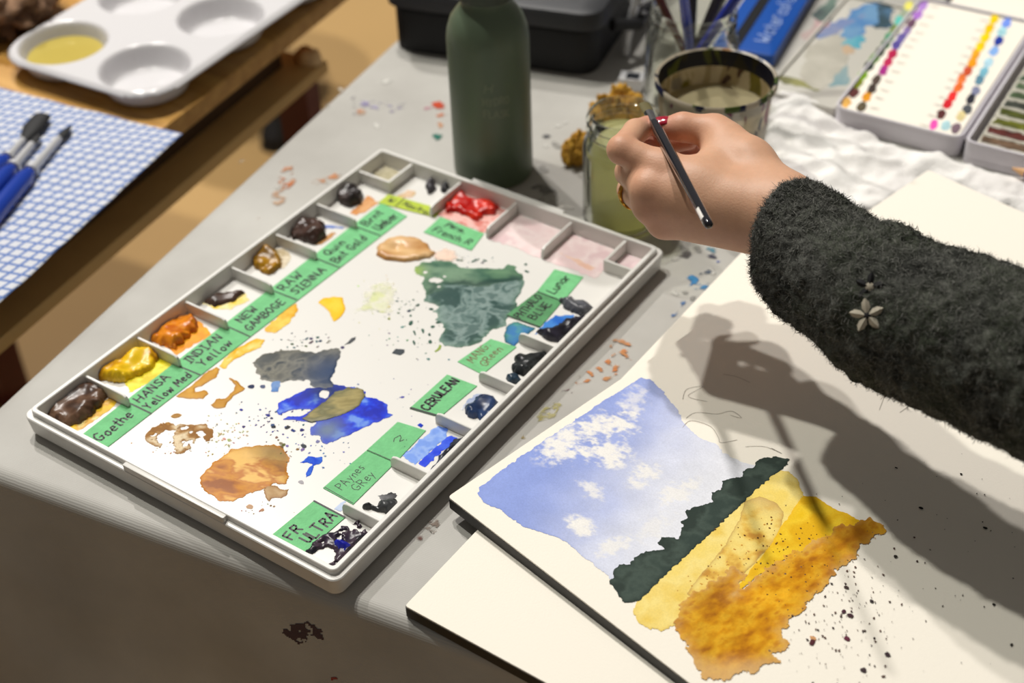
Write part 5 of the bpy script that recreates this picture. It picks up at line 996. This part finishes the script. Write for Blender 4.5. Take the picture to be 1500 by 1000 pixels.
# ================================================================== THE PAINTER'S ARM
def nets(fn, lo_, hi_, h):
    "surface nets of an implicit function (negative inside)"
    xs = [np.arange(lo_[i], hi_[i] + h, h) for i in range(3)]
    G = np.stack(np.meshgrid(*xs, indexing='ij'), -1); Fv = fn(G.reshape(-1, 3)).reshape(G.shape[:3])
    s = Fv < 0; nx, ny, nz = Fv.shape
    cnt = np.zeros((nx - 1, ny - 1, nz - 1)); acc = np.zeros((nx - 1, ny - 1, nz - 1, 3))
    for ax in range(3):
        for oa in (0, 1):
            for ob in (0, 1):
                o = [0, 0, 0]; others = [i for i in range(3) if i != ax]; o[others[0]] = oa; o[others[1]] = ob
                sl0 = tuple(slice(o[i], o[i] + (nx, ny, nz)[i] - 1) for i in range(3)); o2 = list(o); o2[ax] += 1
                sl1 = tuple(slice(o2[i], o2[i] + (nx, ny, nz)[i] - 1) for i in range(3))
                f0, f1 = Fv[sl0], Fv[sl1]; cr_ = (f0 < 0) != (f1 < 0); t = np.where(cr_, f0 / np.where(cr_, f0 - f1, 1), 0)
                pos = G[sl0] + (G[sl1] - G[sl0]) * t[..., None]; acc += np.where(cr_[..., None], pos, 0); cnt += cr_
    act = cnt > 0; idx = np.full(act.shape, -1, int); idx[act] = np.arange(act.sum()); V = acc[act] / cnt[act][:, None]
    Q = []
    for ax in range(3):
        o1, o2 = [i for i in range(3) if i != ax]
        sl = [slice(None)] * 3; sl[ax] = slice(0, -1); a = s[tuple(sl)]; sl[ax] = slice(1, None); b_ = s[tuple(sl)]
        e = np.argwhere(a != b_)
        ok = (e[:, o1] > 0) & (e[:, o2] > 0) & (e[:, o1] < (nx, ny, nz)[o1] - 1) & (e[:, o2] < (nx, ny, nz)[o2] - 1); e = e[ok]
        def c(d1, d2): k = e.copy(); k[:, o1] -= d1; k[:, o2] -= d2; return idx[k[:, 0], k[:, 1], k[:, 2]]
        q = np.stack([c(1, 1), c(0, 1), c(0, 0), c(1, 0)], 1); flip = a[tuple(e.T)]
        if ax == 1: flip = ~flip
        q[~flip] = q[~flip][:, ::-1]; Q.append(q)
    return V, np.concatenate(Q)
def cone(p, a, b, ra, rb):
    ab = b - a; t = np.clip(((p - a) @ ab) / (ab @ ab), 0, 1); return np.linalg.norm(p - a - t[:, None] * ab, axis=1) - (ra + (rb - ra) * t)
def smin(a, b, k): h = np.clip(.5 + .5 * (b - a) / k, 0, 1); return b + (a - b) * h - k * h * (1 - h)
J = dict(wr=P(1148, 316, .148), fa=P(1260, 398, .146),
         mi=P(972, 248, .160), mm=P(950, 276, .153), mr=P(952, 302, .141), mp=P(974, 324, .129),
         tc=P(1096, 240, .158), tm=P(1046, 193, .162), ti=P(1000, 186, .163), tt=P(972, 188, .161),
         ip=P(911, 219, .168), idd=P(931, 193, .163), it=P(949, 183, .160),
         mpi=P(922, 252, .146), md=P(948, 216, .140), mt=P(1008, 205, .146),
         rpi=P(924, 278, .128), rd=P(955, 236, .120), rt=P(1016, 222, .134),
         ppi=P(952, 310, .114), pd=P(972, 270, .106), pt=P(998, 246, .112))
def hand_sdf(p):
    k = .010
    d = cone(p, J['fa'], J['wr'], .021, .0215)
    palm = cone(p, J['wr'], J['mi'], .0205, .0115)
    palm = smin(palm, cone(p, J['wr'], J['mm'], .020, .0115), .010)
    palm = smin(palm, cone(p, J['wr'], J['mr'], .020, .0110), .010)
    palm = smin(palm, cone(p, J['wr'] + np.array([.0, -.006, -.008]), J['mp'], .018, .0105), .010)
    palm = smin(palm, cone(p, J['mi'], J['mp'], .0100, .0100), .008)
    th = cone(p, J['wr'] + np.array([-.004, .008, .004]), J['tc'], .017, .0165)
    th = smin(th, cone(p, J['tc'], J['tm'], .0155, .0118), .010)
    th = smin(th, cone(p, J['tm'], J['ti'], .0112, .0098), .004)
    th = smin(th, cone(p, J['ti'], J['tt'], .0098, .0075), .003)
    web = cone(p, J['tc'] * .35 + J['tm'] * .65, J['mi'] * .70 + J['wr'] * .30, .009, .012)
    core = cone(p, P(1075, 268, .132), P(992, 272, .134), .017, .015)
    d = smin(d, palm, .012); d = smin(d, core, .012); d = smin(d, th, .014); d = smin(d, web, .014)
    def finger(a, b, c, e, r): 
        f = cone(p, a, b, r[0], r[1]); f = smin(f, cone(p, b, c, r[1] * 1.0, r[2]), .003); return smin(f, cone(p, c, e, r[2], r[3]), .003)
    fi = finger(J['mi'], J['ip'], J['idd'], J['it'], (.0112, .0096, .0084, .0066))
    fm = finger(J['mm'], J['mpi'], J['md'], J['mt'], (.0112, .0094, .0084, .0068))
    fr = finger(J['mr'], J['rpi'], J['rd'], J['rt'], (.0105, .0090, .0080, .0064))
    fp = finger(J['mp'], J['ppi'], J['pd'], J['pt'], (.0098, .0080, .0070, .0056))
    d = smin(d, fi, .006); d = smin(d, fm, .005); d = smin(d, fr, .004); d = smin(d, fp, .004)
    return d
allp = np.array(list(J.values())); lo_ = allp.min(0) - .03; hi_ = allp.max(0) + .03
V, Q = nets(hand_sdf, lo_, hi_, .0014)
M_SKIN = pmat('skin', (0, 0, 0), rough=.5, spec=.4, attr=True, sss=.12, noise=.05, nscale=220, bump=.10, bscale=700)
px, py, _ = proj(V)
base = np.zeros((len(V), 3)) + lin((206, 160, 130))
def blush(names, col, r, st):
    global base
    for nm in names: k = np.exp(-np.sum((V - J[nm]) ** 2, 1) / r ** 2)[:, None] * st; base = base * (1 - k) + lin(col) * k
blush(['ip', 'mi', 'mm', 'mr', 'mp', 'tm', 'ti'], (200, 138, 112), .013, .5); blush(['it', 'tt', 'mt', 'rt', 'pt', 'md'], (198, 122, 106), .012, .6)
person = thing('person', 'right arm in a dark fuzzy sweater reaching in and holding a brush', 'person', (*P(1300, 450, .145)[:2], 0))
hand = raw('body', V, Q, M_SKIN, person, True, base)
# thumb nail (red varnish) and index nail
def nail(c, along, up_, ln, wd, mat, nm='fingernail'):
    along = along / np.linalg.norm(along); up_ = up_ - along * (up_ @ along); up_ /= np.linalg.norm(up_); sd_ = np.cross(along, up_)
    n = 9; v = []; f = []
    for lay in (0, 1):
        for i in range(n):
            for j in range(n):
                u = (i / (n - 1) - .5) * 2; w_ = (j / (n - 1) - .5) * 2; wv_ = wd * w_ * math.sqrt(max(0, 1 - (abs(u) ** 3) * .55))
                v.append(c + along * u * ln + sd_ * wv_ + up_ * (-.35 * wd * w_ * w_ - .10 * ln * u * u - (.0008 if lay else 0)))
    for i in range(n - 1):
        for j in range(n - 1): a = i * n + j; f.append((a, a + 1, a + n + 1, a + n)); f.append((a + n * n, a + n * n + n, a + n * n + n + 1, a + n * n + 1))
    for i in range(n - 1):
        for e in (lambda k: k, lambda k: (n - 1) * n + k, lambda k: k * n, lambda k: k * n + n - 1): f.append((e(i), e(i + 1), e(i + 1) + n * n, e(i) + n * n))
    return raw(nm, v, f, mat, person)
M_NAIL = pmat('red_varnish', (158, 24, 50), rough=.15, coat=.6)
vc = CAM - J['tt']; vc /= np.linalg.norm(vc)
tdir = J['tt'] - J['ti']; upv = -RW[:, 1]   # image up in world
nd = upv * .80 + vc * .60; nd /= np.linalg.norm(nd); nail(J['tt'] + nd * .0086 + tdir / np.linalg.norm(tdir) * .001, tdir, nd, .0066, .0052, M_NAIL)
# ring
def band(c, axis, r, t, mat, nm='ring'):
    axis = axis / np.linalg.norm(axis); u = np.cross(axis, [0, 0, 1.0]); u /= np.linalg.norm(u); w_ = np.cross(axis, u); m = MB()
    for k in (-1, 0, 1):
        pts = [c + axis * k * .0013 + r * (math.cos(a) * u + math.sin(a) * w_) + axis * .0003 * math.sin(a * 14 + k) for a in np.linspace(0, 2 * math.pi, 49)]
        m.tube(pts, t, 8, False)
    return m.build(nm, mat, person)
rc_ = J['mr'] * .22 + J['rpi'] * .78
band(rc_, J['rpi'] - J['mr'], .0106, .0010, pmat('gold', (206, 150, 60), rough=.2, metal=1.0))

# ---- sleeve
ctr = [(1152, 346, .147), (1162, 352, .147), (1190, 372, .146), (1240, 413, .146), (1310, 455, .146), (1400, 492, .147), (1500, 528, .149), (1620, 575, .152), (1800, 650, .158), (2000, 735, .165)]
rad_ = [.0365, .0385, .0405, .0440, .0480, .0510, .0530, .0550, .0570, .0580]
cp_ = np.array([P(*c) for c in ctr]); 
tt_ = np.linspace(0, len(ctr) - 1, 230)
cs = np.stack([np.interp(tt_, range(len(ctr)), cp_[:, i]) for i in range(3)], 1); rs = np.interp(tt_, range(len(ctr)), rad_)
kern = np.ones(15) / 15
for i in range(3): e_ = np.pad(cs[:, i], 7, mode='edge'); cs[:, i] = np.convolve(e_, kern, 'valid')
cs = cs[1:]; rs = rs[1:]
nA = 200; SV = []; arc = np.concatenate([[0], np.cumsum(np.linalg.norm(np.diff(cs, axis=0), axis=1))])
cutn = np.array([.86, -.50, 0.0])
for k in range(len(cs)):
    t = cs[min(k + 1, len(cs) - 1)] - cs[max(k - 1, 0)]; t /= np.linalg.norm(t); u = np.cross([0, 0, 1.0], t); u /= np.linalg.norm(u); w_ = np.cross(t, u)
    a = np.linspace(0, 2 * math.pi, nA, endpoint=False)
    ss_ = arc[k]; nzv = fbm(a * 2.0, ss_ * 40 + 0 * a, 3, 3) * .0030 + fbm(a * 10, ss_ * 220 + 0 * a, 13, 3) * .0034
    rib = .0010 * np.sin(a * 42) * math.exp(-ss_ / .018)
    fold = .0022 * np.sin(ss_ * 95 + 1.5 * np.sin(a)) * math.exp(-((ss_ - .05) / .05) ** 2)
    r = rs[k] + nzv + rib + fold
    rg = (np.cos(a) * r)[:, None] * u + (np.sin(a) * r * .90)[:, None] * w_
    SV.append(cs[k] + rg + t * (rg @ RW[:, 1] * .30 * math.exp(-ss_ / .05))[:, None])
inn = []
for off_, rr2 in ((-.0012, .985), (.000, .95), (.006, .925), (.03, .90)):
    k = 0; t = cs[2] - cs[0]; t /= np.linalg.norm(t)
    inn.append(cs[0] + t * off_ + (SV[0] - cs[0]) * rr2)
SV = np.array(inn[::-1] + SV); nr = len(SV)
I = np.arange(nr * nA).reshape(nr, nA); Jx = np.roll(I, -1, 1); q = np.stack([I[:-1], Jx[:-1], Jx[1:], I[1:]], -1).reshape(-1, 4)
a_ = np.linspace(0, 2 * math.pi, nA, endpoint=False)
SVf = SV.reshape(-1, 3)
arcs = np.concatenate([np.zeros(len(inn)), arc])[:, None] + 0 * a_[None]; ang = a_[None] + 0 * arcs
nz1 = fbm(ang * 7, arcs * 150, 21, 5); nz2 = fbm(ang * 1.6, arcs * 34, 23, 3)
kk = np.clip(.5 + nz1 * 1.3, 0, 1)[..., None]; k2_ = np.clip(.5 + nz2 * 1.6, 0, 1)[..., None]
SCc = (lin((40, 41, 38)) * (1 - kk) + lin((84, 85, 80)) * kk) * (1 - .35 * k2_) + lin((66, 74, 56)) * .35 * k2_
sleeve = raw('sleeve', SVf, q, pmat('charcoal_wool', (0, 0, 0), rough=.95, spec=.1, attr=True, bump=.8, bscale=900), person, True, SCc.reshape(-1, 3))
# fuzz fibres
nF = 60000
ri = RNG.integers(len(inn) - 1, nr - 40, nF); ci = RNG.integers(0, nA, nF)
cen = np.concatenate([np.repeat(cs[:1], len(inn), 0), cs])[ri]
base_ = SV[ri, ci]; out_ = base_ - cen; out_ /= np.linalg.norm(out_, axis=1)[:, None]
rnd = RNG.normal(size=(nF, 3)); tang = rnd - out_ * np.sum(rnd * out_, 1)[:, None]; tang /= np.linalg.norm(tang, axis=1)[:, None]
ln_ = RNG.uniform(.0015, .0055, nF)[:, None]; lift_ = RNG.uniform(.15, .75, nF)[:, None]
mid = base_ + (tang * .55 + out_ * lift_ * .6) * ln_; tip = base_ + (tang * .9 + out_ * lift_ * .5 + RNG.normal(size=(nF, 3)) * .25) * ln_
wv_ = np.cross(tang, out_); wv_ /= np.linalg.norm(wv_, axis=1)[:, None]; wd_ = RNG.uniform(.00007, .00018, nF)[:, None]
FV = np.stack([base_ - wv_ * wd_, base_ + wv_ * wd_, mid + wv_ * wd_, mid - wv_ * wd_, tip], 1).reshape(-1, 3)
o_ = np.arange(nF)[:, None] * 5
FT = np.concatenate([o_ + np.array([[0, 1, 2]]), o_ + np.array([[0, 2, 3]]), o_ + np.array([[3, 2, 4]])], 0)
fc = RNG.uniform(0, 1, nF)[:, None]; fcol = lin((44, 45, 42)) * (1 - fc) + lin((112, 112, 106)) * fc ** 1.5
fz = raw('wool_fuzz', FV, FT, M_MATTE, person, False, np.repeat(fcol, 5, 0)); fz['kind'] = 'stuff'
# embroidered flowers
sleeve_tree = BVHTree.FromPolygons([tuple(v) for v in SVf], [tuple(f_) for f_ in q.tolist()])
def petal_ring(px, py, n, size, mat, cmat, nm, a0=0.3, csize=.25):
    d = RW @ np.array([px - 750.0, py - 500.0, F_PX]); d /= np.linalg.norm(d); h = sleeve_tree.ray_cast(Vector(CAM), Vector(d))
    if h[0] is None: return
    c = np.array(h[0]); nn = -d; u = RW[:, 0] - nn * (RW[:, 0] @ nn); u /= np.linalg.norm(u); w_ = np.cross(nn, u); c = c + nn * .0025; m = MB()
    for i in range(n):
        a = a0 + 2 * math.pi * i / n; dr = u * math.cos(a) + w_ * math.sin(a); sd_ = np.cross(nn, dr)
        prof = [(.15, .08), (.45, .24), (.75, .22), (1.0, .03)]
        v = [c + dr * s_ * size + sd_ * (w2 * size * e) + nn * (.0009 if abs(e) < .1 else 0) for s_, w2 in prof for e in (-1, 0, 1)]
        f = []
        for k in range(3):
            for e in range(2): f.append((k * 3 + e, k * 3 + e + 1, k * 3 + 4 + e, k * 3 + 3 + e))
        m.add(v, f)
    fo = m.build(nm, mat, sleeve)
    m = MB(); v = [c + nn * .0016] + [c + nn * .0004 + (u * math.cos(a) + w_ * math.sin(a)) * size * csize for a in np.linspace(0, 2 * math.pi, 12, endpoint=False)]
    m.add(v, [(0, 1 + i, 1 + (i + 1) % 12) for i in range(12)]); m.build('flower_centre', cmat, sleeve)
M_PETAL = pmat('beige_thread', (176, 168, 150), rough=.8); M_DKTH = pmat('black_thread', (20, 20, 22), rough=.8)
petal_ring(1270, 462, 5, .0098, M_PETAL, M_DKTH, 'embroidered_flower', .45, .2); petal_ring(1274, 420, 5, .0085, M_DKTH, M_PETAL, 'embroidered_flower', .2, .3)

# ---- the brush in the hand
be = P(1038, 329, .203); bp_ = P(962, 187, .1690); bd = (bp_ - be) / np.linalg.norm(bp_ - be); BLn = np.linalg.norm(bp_ - be)
brush = thing('paintbrush', 'slim black handled paintbrush held between thumb and forefinger', 'brush', be)
bpt = lambda s: be + bd * s
MB().tube([bpt(-.0012), bpt(0), bpt(.004), bpt(BLn * .5), bpt(BLn * .92), bpt(BLn + .010)], [.0016, .0026, .0029, .0034, .0039, .0030], 18).build('handle', pmat('black_lacquer', (22, 22, 30), rough=.18, coat=.6), brush, True, 60)
FB = BLn + .010
MB().tube([bpt(FB - .001), bpt(FB + .004), bpt(FB + .012), bpt(FB + .020)], [.0031, .0033, .0030, .0036], 16, flat=.8).build('ferrule', pmat('chrome', (205, 205, 208)), brush, True, 60)
MB().tube([bpt(FB + .020), bpt(FB + .030), bpt(FB + .040)], [.0036, .0042, .0038], 14, flat=.4).build('bristles', pmat('olive_bristle', (92, 84, 48), rough=.7), brush)
vcb = CAM - bpt(.02); vcb /= np.linalg.norm(vcb); sdb = np.cross(bd, vcb); sdb /= np.linalg.norm(sdb); upb = np.cross(sdb, bd)
v = []; f = []
for i, s_ in enumerate((.006, .021)):
    for a in np.linspace(-.9, -.1, 6):
        r_ = .0030 + .0001; v.append(bpt(s_) + (-sdb * math.sin(a) * -1 + upb * math.cos(a)) * r_)
for j in range(5): f.append((j, j + 1, 6 + j + 1, 6 + j))
raw('white_stripe', v, f, pmat('white_stripe', (230, 226, 220), rough=.5), brush)  # narrow white stripe near the end of the handle
